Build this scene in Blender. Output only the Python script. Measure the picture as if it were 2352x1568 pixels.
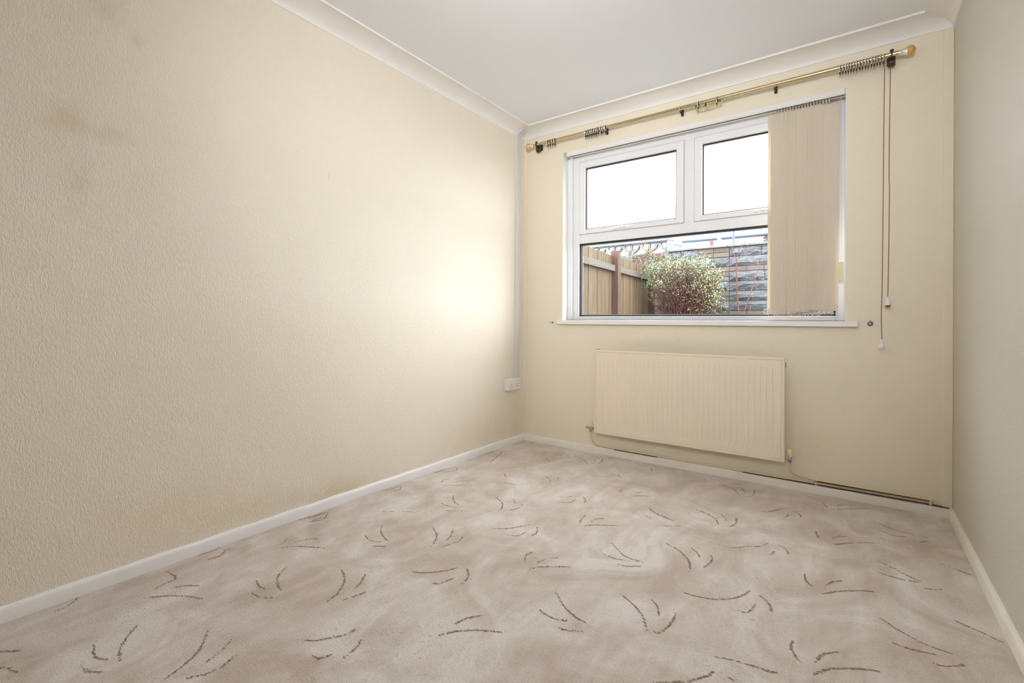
import bpy, bmesh, math, random
from mathutils import Vector, Matrix
C = bpy.context.scene
for o in list(bpy.data.objects):
    bpy.data.objects.remove(o)

# ------------------------------------------------------------------ camera
YAW, PITCH, ROLL = 0.62539, 0.0016734, 0.0054044
cy_, sy_ = math.cos(YAW), math.sin(YAW)
cp_, sp_ = math.cos(PITCH), math.sin(PITCH)
fwd = Vector((-sy_*cp_, cy_*cp_, sp_)); right = Vector((cy_, sy_, 0)); up = right.cross(fwd)
cr_, sr_ = math.cos(ROLL), math.sin(ROLL)
r2 = right*cr_ + up*sr_; u2 = up*cr_ - right*sr_
cam = bpy.data.cameras.new('camera'); camo = bpy.data.objects.new('camera', cam)
C.collection.objects.link(camo)
M = Matrix((r2, u2, -fwd)).transposed().to_4x4(); M.translation = Vector((2.0745, -3.0042, 0.91))
camo.matrix_world = M
cam.sensor_width = 36; cam.lens = 1088.6/2352*36
cam.shift_x = -(1179.46-1176)/2352; cam.shift_y = (735.37-784)/2352
cam.clip_start = 0.02
C.camera = camo

# ------------------------------------------------------------------ light and exposure
SKY = 8.8
W = bpy.data.worlds.new('overcast_sky'); C.world = W; W.use_nodes = True
bg = W.node_tree.nodes['Background']; bg.inputs[0].default_value = (0.93, 0.965, 1.04, 1); bg.inputs[1].default_value = SKY
def area(name, loc, rot, sx, sy, power, color):
    l = bpy.data.lights.new(name, 'AREA'); l.shape = 'RECTANGLE'; l.size = sx; l.size_y = sy
    l.energy = power; l.color = color
    o = bpy.data.objects.new(name, l); C.collection.objects.link(o); o.location = loc; o.rotation_euler = rot
    return o
# added weak fill light, set in the doorway opening behind the camera
area('rear_fill_light', (1.30, -3.87, 1.05), (math.radians(90), 0, 0), 0.8, 1.9, 1.5, (0.93, 0.97, 1.0))
# added point fill with no fixture, just above the top edge of the picture
pend = bpy.data.lights.new('upper_fill_light', 'POINT'); pend.energy = 6; pend.shadow_soft_size = 0.16; pend.color = (0.95, 0.97, 1.0)
fill_top_obj = bpy.data.objects.new('upper_fill_light', pend); C.collection.objects.link(fill_top_obj); fill_top_obj.location = (1.22, -1.75, 2.12)
# added wide soft fill, unseen in the rear right corner, turned to the far end
fill_far = area('far_end_fill_light', (2.12, -3.35, 1.85), (math.radians(92), 0, math.radians(25)), 0.5, 0.55, 9.5, (0.93, 0.96, 1.0))
fill_far.data.spread = math.radians(84)
C.view_settings.view_transform = 'Standard'; C.view_settings.look = 'None'
C.view_settings.exposure = 0.45; C.view_settings.gamma = 1.0; C.view_settings.use_curve_mapping = False
C.cycles.use_denoising = True
C.cycles.max_bounces = 12; C.cycles.diffuse_bounces = 7; C.cycles.transparent_max_bounces = 16
C.cycles.sample_clamp_indirect = 8

# ------------------------------------------------------------------ materials
def rgb(r, g, b):
    f = lambda c: ((c/255+0.055)/1.055)**2.4 if c/255 > 0.04045 else c/255/12.92
    return (f(r), f(g), f(b), 1)
class NT:
    def __init__(s, name):
        s.m = bpy.data.materials.new(name); s.m.use_nodes = True; s.t = s.m.node_tree
        s.b = s.t.nodes['Principled BSDF']; s.out = s.t.nodes['Material Output']
    def n(s, kind, **kw):
        nd = s.t.nodes.new(kind)
        for k, v in kw.items(): setattr(nd, k, v)
        return nd
    def l(s, a, b): s.t.links.new(a, b)
    def pos(s): return s.n('ShaderNodeNewGeometry').outputs['Position']
    def noise(s, vec, scale, detail=3, rough=0.5, dist=0.0, sc=None):
        if sc:
            mp = s.n('ShaderNodeMapping'); mp.inputs['Scale'].default_value = sc; s.l(vec, mp.inputs['Vector']); vec = mp.outputs[0]
        nz = s.n('ShaderNodeTexNoise'); nz.inputs['Scale'].default_value = scale; nz.inputs['Detail'].default_value = detail
        nz.inputs['Roughness'].default_value = rough; nz.inputs['Distortion'].default_value = dist
        s.l(vec, nz.inputs['Vector']); return nz.outputs['Fac']
    def ramp(s, fac, stops):
        r = s.n('ShaderNodeValToRGB'); s.l(fac, r.inputs[0]); e = r.color_ramp.elements
        while len(e) < len(stops): e.new(0.5)
        for i, (p, c) in enumerate(stops): e[i].position = p; e[i].color = c if len(c) == 4 else (*c, 1)
        return r.outputs[0]
    def mix(s, fac, a, b, mode='MIX'):
        m = s.n('ShaderNodeMixRGB', blend_type=mode)
        for i, v in ((0, fac), (1, a), (2, b)):
            if isinstance(v, (int, float)): m.inputs[i].default_value = v
            elif isinstance(v, tuple): m.inputs[i].default_value = v
            else: s.l(v, m.inputs[i])
        return m.outputs[0]
    def math(s, op, a, b=None, clamp=False):
        m = s.n('ShaderNodeMath', operation=op, use_clamp=clamp)
        for i, v in ((0, a), (1, b)):
            if v is None: continue
            if isinstance(v, (int, float)): m.inputs[i].default_value = v
            else: s.l(v, m.inputs[i])
        return m.outputs[0]
    def bump(s, h, strength, dist):
        b = s.n('ShaderNodeBump'); b.inputs['Strength'].default_value = strength; b.inputs['Distance'].default_value = dist
        s.l(h, b.inputs['Height']); s.l(b.outputs[0], s.b.inputs['Normal'])
    def col(s, c):
        if isinstance(c, tuple): s.b.inputs['Base Color'].default_value = c
        else: s.l(c, s.b.inputs['Base Color'])
    def spots(s, base, spots):
        """irregular stains: (centre, radii, colour, strength)"""
        p = s.pos(); nz = s.noise(p, 14, 5, 0.7)
        for cen, rad, colr, st in spots:
            v1 = s.n('ShaderNodeVectorMath', operation='SUBTRACT'); s.l(p, v1.inputs[0]); v1.inputs[1].default_value = cen
            v2 = s.n('ShaderNodeVectorMath', operation='DIVIDE'); s.l(v1.outputs[0], v2.inputs[0]); v2.inputs[1].default_value = rad
            v3 = s.n('ShaderNodeVectorMath', operation='LENGTH'); s.l(v2.outputs[0], v3.inputs[0])
            d = s.math('SUBTRACT', 1.0, v3.outputs['Value']); nn = s.math('MULTIPLY', s.math('SUBTRACT', nz, 0.5), 2.2)
            m = s.math('ADD', d, nn); m2 = s.math('MULTIPLY', m, s.math('GREATER_THAN', m, 0.0)); m2 = s.math('MINIMUM', m2, 1.0)
            g = s.math('MULTIPLY', m2, s.math('MAXIMUM', s.math('MULTIPLY', s.math('ADD', d, 0.35), 1.0), 0.0), True)
            base = s.mix(s.math('MULTIPLY', g, st*0.42, True), base, colr)
        return base
def mat(name, c, rough=0.5, metal=0.0, nz=0.0, nscale=30.0, bump=0.0, bscale=200.0, spec=0.5):
    t = NT(name); t.b.inputs['Roughness'].default_value = rough; t.b.inputs['Metallic'].default_value = metal
    t.b.inputs['Specular IOR Level'].default_value = spec
    if nz:
        f = t.noise(t.pos(), nscale, 4, 0.6)
        dark = tuple(x*(1-nz) for x in c[:3])+(1,)
        t.col(t.ramp(f, [(0.3, dark), (0.7, c)]))
    else: t.col(c)
    if bump: t.bump(t.noise(t.pos(), bscale, 3), bump, 0.001)
    return t.m

YEL = rgb(214, 190, 140)
def wallpaper(name, base, sc, spots, strength, dist):
    t = NT(name); t.b.inputs['Roughness'].default_value = 0.42; t.b.inputs['Specular IOR Level'].default_value = 0.3
    p = t.pos()
    tone = t.noise(p, 1.6, 3, 0.55)
    c = t.mix(tone, tuple(x*0.965 for x in base[:3])+(1,), tuple(min(1, x*1.03) for x in base[:3])+(1,))
    c = t.spots(c, spots); t.col(c)
    h1 = t.noise(p, 1.0, 2, 0.55, 0.9, sc)
    h2 = t.noise(p, 1.0, 2, 0.5, 0.3, tuple(k*2.1 for k in sc))
    h = t.math('ADD', t.ramp(h1, [(0.36, (0, 0, 0)), (0.62, (1, 1, 1))]), t.math('MULTIPLY', h2, 0.5))
    t.bump(h, strength, dist)
    return t.m
m_wall_left = wallpaper('wallpaper_ridged_cream', rgb(235, 226, 209), (150, 190, 60), [
    ((0, -2.613, 1.555), (0.2, 0.10, 0.075), rgb(206, 182, 128), 0.9),
    ((0, -2.49, 1.545), (0.2, 0.085, 0.05), rgb(210, 190, 136), 0.7),
    ((0, -2.58, 1.36), (0.2, 0.055, 0.10), rgb(210, 188, 134), 0.75),
    ((0, -2.52, 1.97), (0.2, 0.09, 0.09), rgb(196, 170, 140), 0.6),
    ((0, -2.43, 1.90), (0.2, 0.03, 0.05), rgb(178, 170, 150), 0.5),
    ((0, -1.668, 1.607), (0.2, 0.007, 0.035), rgb(190, 150, 110), 0.9),
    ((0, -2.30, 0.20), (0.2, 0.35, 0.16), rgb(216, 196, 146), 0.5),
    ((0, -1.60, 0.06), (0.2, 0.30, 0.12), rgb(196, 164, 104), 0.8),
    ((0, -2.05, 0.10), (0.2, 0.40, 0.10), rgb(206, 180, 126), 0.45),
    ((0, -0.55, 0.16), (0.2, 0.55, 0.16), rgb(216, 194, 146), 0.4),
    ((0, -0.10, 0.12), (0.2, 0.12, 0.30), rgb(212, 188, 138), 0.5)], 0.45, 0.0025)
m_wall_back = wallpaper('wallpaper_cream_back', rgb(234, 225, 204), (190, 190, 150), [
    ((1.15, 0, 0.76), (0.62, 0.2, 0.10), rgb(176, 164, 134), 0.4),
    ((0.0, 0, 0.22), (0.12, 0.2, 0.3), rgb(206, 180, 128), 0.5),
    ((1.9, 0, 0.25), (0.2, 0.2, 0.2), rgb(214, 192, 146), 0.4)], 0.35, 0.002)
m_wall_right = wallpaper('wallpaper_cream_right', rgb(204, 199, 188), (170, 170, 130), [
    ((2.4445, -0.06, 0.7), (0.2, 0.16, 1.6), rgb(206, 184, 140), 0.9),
    ((2.4445, -0.45, 0.06), (0.2, 0.3, 0.15), rgb(206, 180, 128), 0.5)], 0.4, 0.002)
m_ceiling = mat('ceiling_paint_white', rgb(232, 233, 236), 0.7, bump=0.15, bscale=60)
m_cove = mat('cove_plaster_white', rgb(236, 233, 229), 0.55, nz=0.03, nscale=8)
m_gloss = mat('gloss_paint_white', rgb(240, 238, 236), 0.3, nz=0.05, nscale=12, bump=0.1, bscale=40)
m_gloss_old = mat('old_gloss_paint', rgb(236, 231, 220), 0.35, nz=0.10, nscale=9, bump=0.1, bscale=40)
m_upvc = mat('upvc_white', rgb(236, 236, 238), 0.28)
m_upvc_grey = mat('upvc_joint_line', rgb(176, 176, 180), 0.5)
m_reveal = mat('reveal_paint_white', rgb(240, 238, 232), 0.5, bump=0.1, bscale=150)
m_gasket = mat('rubber_gasket_black', (0.008, 0.009, 0.014, 1), 0.6)
m_plastic = mat('white_plastic', rgb(232, 229, 226), 0.35)
m_trunk = mat('trunking_plastic', rgb(212, 212, 212), 0.4)
m_cream_plastic = mat('cream_plastic', rgb(228, 216, 168), 0.4)
m_rad = mat('radiator_cream_enamel', rgb(236, 224, 203), 0.38, nz=0.04, nscale=5)
m_pipe = mat('pipe_cream_paint', rgb(232, 214, 178), 0.4, nz=0.12, nscale=25)
m_chrome = mat('chrome_worn', (0.55, 0.5, 0.47, 1), 0.18, 1.0)
m_brass = mat('brass_pole', (0.66, 0.55, 0.33, 1), 0.26, 1.0, nz=0.15, nscale=60)
m_brass_pale = mat('brass_pale_rings', (0.93, 0.89, 0.80, 1), 0.15, 1.0)
m_bronze = mat('bronze_dark_plastic', rgb(58, 40, 24), 0.4)
m_amber = mat('amber_resin', rgb(206, 168, 84), 0.25)
m_ball = mat('finial_pale_gold', rgb(214, 188, 134), 0.16, 0.35)
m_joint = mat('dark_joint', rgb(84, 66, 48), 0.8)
m_rear = mat('bounce_cutting_brown', rgb(120, 92, 66), 0.5, nz=0.2, nscale=6)  # brown chosen to soak up bounce light at the unseen rear end
m_cord = mat('cord_brown', rgb(146, 104, 62), 0.7, nz=0.3, nscale=900)
m_black = mat('dark_slot', (0.02, 0.018, 0.016, 1), 0.7)
m_grey_plastic = mat('grey_clear_plastic', rgb(196, 190, 170), 0.3)
m_clear = mat('clear_plastic_yellowed', rgb(190, 182, 130), 0.2)
m_screw = mat('dull_steel', (0.35, 0.33, 0.31, 1), 0.4, 1.0)

def glass_mat():
    t = NT('window_glass'); tr = t.n('ShaderNodeBsdfTransparent'); tr.inputs[0].default_value = (0.97, 0.985, 0.98, 1)
    gl = t.n('ShaderNodeBsdfGlossy'); gl.inputs['Roughness'].default_value = 0.01
    fr = t.n('ShaderNodeFresnel'); fr.inputs[0].default_value = 1.45
    ge = t.n('ShaderNodeNewGeometry'); ff = t.math('MULTIPLY', fr.outputs[0], t.math('SUBTRACT', 1.0, ge.outputs['Backfacing']))
    mx = t.n('ShaderNodeMixShader'); t.l(ff, mx.inputs[0]); t.l(tr.outputs[0], mx.inputs[1]); t.l(gl.outputs[0], mx.inputs[2])
    t.l(mx.outputs[0], t.out.inputs[0]); return t.m
m_glass = glass_mat()
def fabric_mat():
    t = NT('vane_fabric_cream'); t.b.inputs['Roughness'].default_value = 0.85; t.b.inputs['Specular IOR Level'].default_value = 0.15
    c = t.mix(t.noise(t.pos(), 1.0, 2, 0.5, 0, (400, 400, 14)), rgb(232, 221, 204), rgb(242, 232, 216)); t.col(c)
    tl = t.n('ShaderNodeBsdfTranslucent'); t.l(c, tl.inputs[0])
    mx = t.n('ShaderNodeMixShader'); mx.inputs[0].default_value = 0.28
    t.l(t.b.outputs[0], mx.inputs[1]); t.l(tl.outputs[0], mx.inputs[2]); t.l(mx.outputs[0], t.out.inputs[0]); return t.m
m_vane = fabric_mat()
def carpet_mat():
    t = NT('carpet_pile_beige'); t.b.inputs['Roughness'].default_value = 0.95; t.b.inputs['Specular IOR Level'].default_value = 0.1
    t.b.inputs['Sheen Weight'].default_value = 0.25; t.b.inputs['Sheen Roughness'].default_value = 0.5
    p = t.pos()
    nap = t.noise(p, 3.0, 5, 0.6, 1.1)
    nap2 = t.noise(p, 1.0, 3, 0.6, 1.2, (9, 2.6, 1))
    f = t.math('ADD', t.math('MULTIPLY', nap, 0.68), t.math('MULTIPLY', nap2, 0.32))
    c = t.ramp(f, [(0.40, rgb(203, 188, 174)), (0.47, rgb(214, 201, 190)), (0.53, rgb(221, 210, 201)), (0.60, rgb(233, 225, 219))])
    fine = t.noise(p, 330, 3, 0.7)
    c = t.mix(t.ramp(fine, [(0.30, (1, 1, 1)), (0.48, (0, 0, 0))]), c, t.mix(1.0, c, rgb(205, 190, 172), 'MULTIPLY'))
    tr = t.noise(p, 1.0, 2, 0.5, 0.5, (70, 210, 1))
    gate = t.ramp(t.noise(p, 3.1, 3, 0.6), [(0.48, (0, 0, 0)), (0.62, (1, 1, 1))])
    g2 = t.math('MULTIPLY', t.ramp(tr, [(0.30, (1, 1, 1)), (0.40, (0, 0, 0))]), gate)
    c = t.mix(t.math('MULTIPLY', g2, 0.55), c, rgb(158, 132, 106))
    c = t.spots(c, [((1.02, -1.82, 0), (0.10, 0.09, 0.2), rgb(190, 158, 104), 0.5)])
    t.col(c)
    h = t.math('ADD', fine, t.math('MULTIPLY', t.noise(p, 120, 2, 0.6), 0.8))
    t.bump(h, 0.7, 0.004); return t.m
m_carpet = carpet_mat()
m_tuft = mat('carpet_tuft_brown', rgb(166, 137, 114), 0.95, nz=0.4, nscale=240, spec=0.1)
m_tuft2 = mat('carpet_tuft_tan', rgb(190, 168, 148), 0.95, nz=0.3, nscale=240, spec=0.1)

def wood_mat(name, a, b, sc=(60, 60, 3)):
    t = NT(name); t.b.inputs['Roughness'].default_value = 0.8
    p = t.pos(); oi = t.n('ShaderNodeObjectInfo')
    f = t.noise(p, 1.0, 4, 0.65, 0.6, sc); c = t.ramp(f, [(0.30, a), (0.65, b)])
    kn = t.noise(p, 1.0, 1, 0.5, 0, (22, 22, 7)); c = t.mix(t.ramp(kn, [(0.74, (0, 0, 0)), (0.80, (1, 1, 1))]), c, rgb(84, 56, 36))
    v = t.math('ADD', t.math('MULTIPLY', oi.outputs['Random'], 0.35), 0.8)
    cc = t.n('ShaderNodeHueSaturation'); t.l(v, cc.inputs['Value']); t.l(c, cc.inputs['Color']); t.col(cc.outputs[0])
    t.bump(f, 0.3, 0.002); return t.m
m_board = wood_mat('fence_board_wood', rgb(62, 45, 26), rgb(108, 86, 54))
m_railw = wood_mat('fence_rail_weathered', rgb(74, 66, 54), rgb(112, 102, 88), (3, 3, 60))
m_post = wood_mat('fence_post_brown', rgb(62, 36, 24), rgb(88, 58, 40))
def stone_mat(name, a, b, bs=40, rock=False):
    t = NT(name); t.b.inputs['Roughness'].default_value = 0.42 if rock else 0.8
    p = t.pos(); oi = t.n('ShaderNodeObjectInfo')
    f = t.noise(p, bs, 5, 0.7); c = t.ramp(f, [(0.28, a), (0.72, b)])
    v = t.math('ADD', t.math('MULTIPLY', oi.outputs['Random'], 0.4), 0.8)
    cc = t.n('ShaderNodeHueSaturation'); t.l(v, cc.inputs['Value']); t.l(c, cc.inputs['Color']); t.col(cc.outputs[0])
    t.bump(t.noise(p, 1.0, 4, 0.65, 0.8, (9, 9, 34)) if rock else f, 0.7 if rock else 0.6, 0.04 if rock else 0.006); return t.m
m_stone = stone_mat('rock_faced_grey_stone', rgb(52, 53, 54), rgb(92, 93, 95), 40, True)
m_brick = [stone_mat('garden_brick_red', rgb(72, 58, 53), rgb(96, 82, 76), 60), stone_mat('garden_brick_buff', rgb(68, 58, 47), rgb(88, 78, 64), 60)]
m_mortar = stone_mat('mortar_dark', rgb(50, 49, 48), rgb(74, 73, 72))
m_concrete = stone_mat('weathered_concrete', rgb(66, 66, 65), rgb(106, 106, 104), 30)
m_leaf = [mat('leaf_green', rgb(70, 90, 48), 0.35, nz=0.3, nscale=60), mat('leaf_yellow_green', rgb(146, 150, 98), 0.35, nz=0.2, nscale=60),
          mat('leaf_blue_green', rgb(72, 94, 78), 0.3, nz=0.3, nscale=60), mat('leaf_pink_tan', rgb(132, 102, 94), 0.5, nz=0.3, nscale=60)]
m_twig = mat('twig_red_brown', rgb(84, 38, 32), 0.7, nz=0.4, nscale=90)
m_twig_pale = mat('twig_pinkish', rgb(92, 56, 50), 0.7, nz=0.3, nscale=90)
m_ground = mat('garden_soil_and_grass', rgb(70, 72, 48), 0.95, nz=0.4, nscale=9)
m_render_white = mat('house_white_render', rgb(240, 240, 240), 0.8)
m_fascia = mat('fascia_slate_blue', rgb(64, 72, 88), 0.6)
m_roof = mat('roof_pale_tile', rgb(226, 226, 230), 0.7, nz=0.06, nscale=3)
m_red = mat('red_enamel', rgb(160, 70, 74), 0.5)

# fence and mortar colours darkened to offset the bright sky
for m_ in (m_board, m_railw, m_post, m_mortar):
    for nd in m_.node_tree.nodes:
        if nd.type == 'VALTORGB':
            for e in nd.color_ramp.elements:
                if e.color[0] < 0.6: e.color = tuple(c*0.72 for c in e.color[:3])+(1,)
# ------------------------------------------------------------------ helpers
ORG = {}
class MB:
    def __init__(s): s.v = []; s.f = []; s.mi = []
    def add(s, vs, fs, mi=0):
        k = len(s.v); s.v += [tuple(v) for v in vs]; s.f += [tuple(i+k for i in f) for f in fs]; s.mi += [mi]*len(fs); return s
    def box(s, a, b, mi=0):
        x0, y0, z0 = (min(p, q) for p, q in zip(a, b)); x1, y1, z1 = (max(p, q) for p, q in zip(a, b))
        return s.add([(x0,y0,z0),(x1,y0,z0),(x1,y1,z0),(x0,y1,z0),(x0,y0,z1),(x1,y0,z1),(x1,y1,z1),(x0,y1,z1)],
              [(0,3,2,1),(4,5,6,7),(0,1,5,4),(1,2,6,5),(2,3,7,6),(3,0,4,7)], mi)
    def tube(s, pts, r, n=8, mi=0, cap=True):
        pts = [Vector(p) for p in pts]; rs = r if isinstance(r, (list, tuple)) else [r]*len(pts)
        vs = []; ref = Vector((0, 0, 1)); d0 = (pts[1]-pts[0]).normalized()
        if abs(d0.dot(ref)) > 0.95: ref = Vector((1, 0, 0))
        for i, p in enumerate(pts):
            d = (pts[min(i+1, len(pts)-1)]-pts[max(i-1, 0)]).normalized()
            a = d.cross(ref).normalized(); b = d.cross(a).normalized()
            for k in range(n):
                t = 2*math.pi*k/n; vs.append(p+a*(rs[i]*math.cos(t))+b*(rs[i]*math.sin(t)))
        fs = [(i*n+k, i*n+(k+1) % n, (i+1)*n+(k+1) % n, (i+1)*n+k) for i in range(len(pts)-1) for k in range(n)]
        if cap: fs += [tuple(range(n))[::-1], tuple(range((len(pts)-1)*n, len(pts)*n))]
        return s.add(vs, fs, mi)
    def lathe(s, c, axis, prof, n=24, mi=0):
        """prof: (distance along the axis, radius)"""
        ax = Vector(axis).normalized(); c = Vector(c)
        pts = [c+ax*t for t, r in prof]
        ref = Vector((0, 0, 1)) if abs(ax.z) < 0.9 else Vector((1, 0, 0)); a = ax.cross(ref).normalized(); b = ax.cross(a)
        vs = []
        for (t, r), p in zip(prof, pts):
            for k in range(n): q = 2*math.pi*k/n; vs.append(p+a*(r*math.cos(q))+b*(r*math.sin(q)))
        m = len(prof)
        fs = [(i*n+k, i*n+(k+1) % n, (i+1)*n+(k+1) % n, (i+1)*n+k) for i in range(m-1) for k in range(n)]
        fs += [tuple(range(n))[::-1], tuple(range((m-1)*n, m*n))]
        return s.add(vs, fs, mi)
    def torus(s, c, R_, r_, axis='x', n=24, m=8, mi=0, a0=0.0, a1=2*math.pi):
        vs = []; full = abs(a1-a0-2*math.pi) < 1e-6; nn = n if full else n+1
        for i in range(nn):
            t = a0+(a1-a0)*i/n
            for j in range(m):
                q = 2*math.pi*j/m; rr = R_+r_*math.cos(q); h = r_*math.sin(q)
                if axis == 'x': vs.append((c[0]+h, c[1]+rr*math.cos(t), c[2]+rr*math.sin(t)))
                else: vs.append((c[0]+rr*math.cos(t), c[1]+h, c[2]+rr*math.sin(t)))
        fs = []
        for i in range(n):
            i2 = (i+1) % nn if full else i+1
            fs += [(i*m+j, i*m+(j+1) % m, i2*m+(j+1) % m, i2*m+j) for j in range(m)]
        return s.add(vs, fs, mi)
    def build(s, name, m, parent=None, origin=None, smooth=False, bevel=0.0, fix=True):
        ms = m if isinstance(m, list) else [m]
        org = Vector(origin) if origin is not None else (ORG[parent.name] if parent else Vector((0, 0, 0)))
        me = bpy.data.meshes.new(name); me.from_pydata([Vector(v)-org for v in s.v], [], s.f)
        for x in ms: me.materials.append(x)
        if len(ms) > 1: me.polygons.foreach_set('material_index', s.mi)
        if fix:
            b = bmesh.new(); b.from_mesh(me); bmesh.ops.recalc_face_normals(b, faces=b.faces[:]); b.to_mesh(me); b.free()
        me.update()
        if smooth: me.shade_smooth(); me.set_sharp_from_angle(angle=0.7)
        o = bpy.data.objects.new(name, me); C.collection.objects.link(o)
        if parent: o.parent = parent; o.location = org-ORG[parent.name]
        else: o.location = org
        ORG[o.name] = org
        if bevel:
            bv = o.modifiers.new('bevel', 'BEVEL'); bv.width = bevel; bv.segments = 2; bv.limit_method = 'ANGLE'
        return o
def tag(o, label=None, cat=None, group=None, kind=None):
    for k, v in (('label', label), ('category', cat), ('group', group), ('kind', kind)):
        if v: o[k] = v
    return o
def thing(name, loc, label, cat, group=None, kind=None):
    o = bpy.data.objects.new(name, None); C.collection.objects.link(o); o.location = loc; ORG[o.name] = Vector(loc); o.empty_display_size = 0.05
    return tag(o, label, cat, group, kind)
def copy_tree(o, parent=None):
    c = o.copy(); C.collection.objects.link(c)
    if parent: c.parent = parent
    for ch in list(o.children): copy_tree(ch, c)
    return c
def B(a, b): return MB().box(a, b)
R = random.Random(7)
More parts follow.
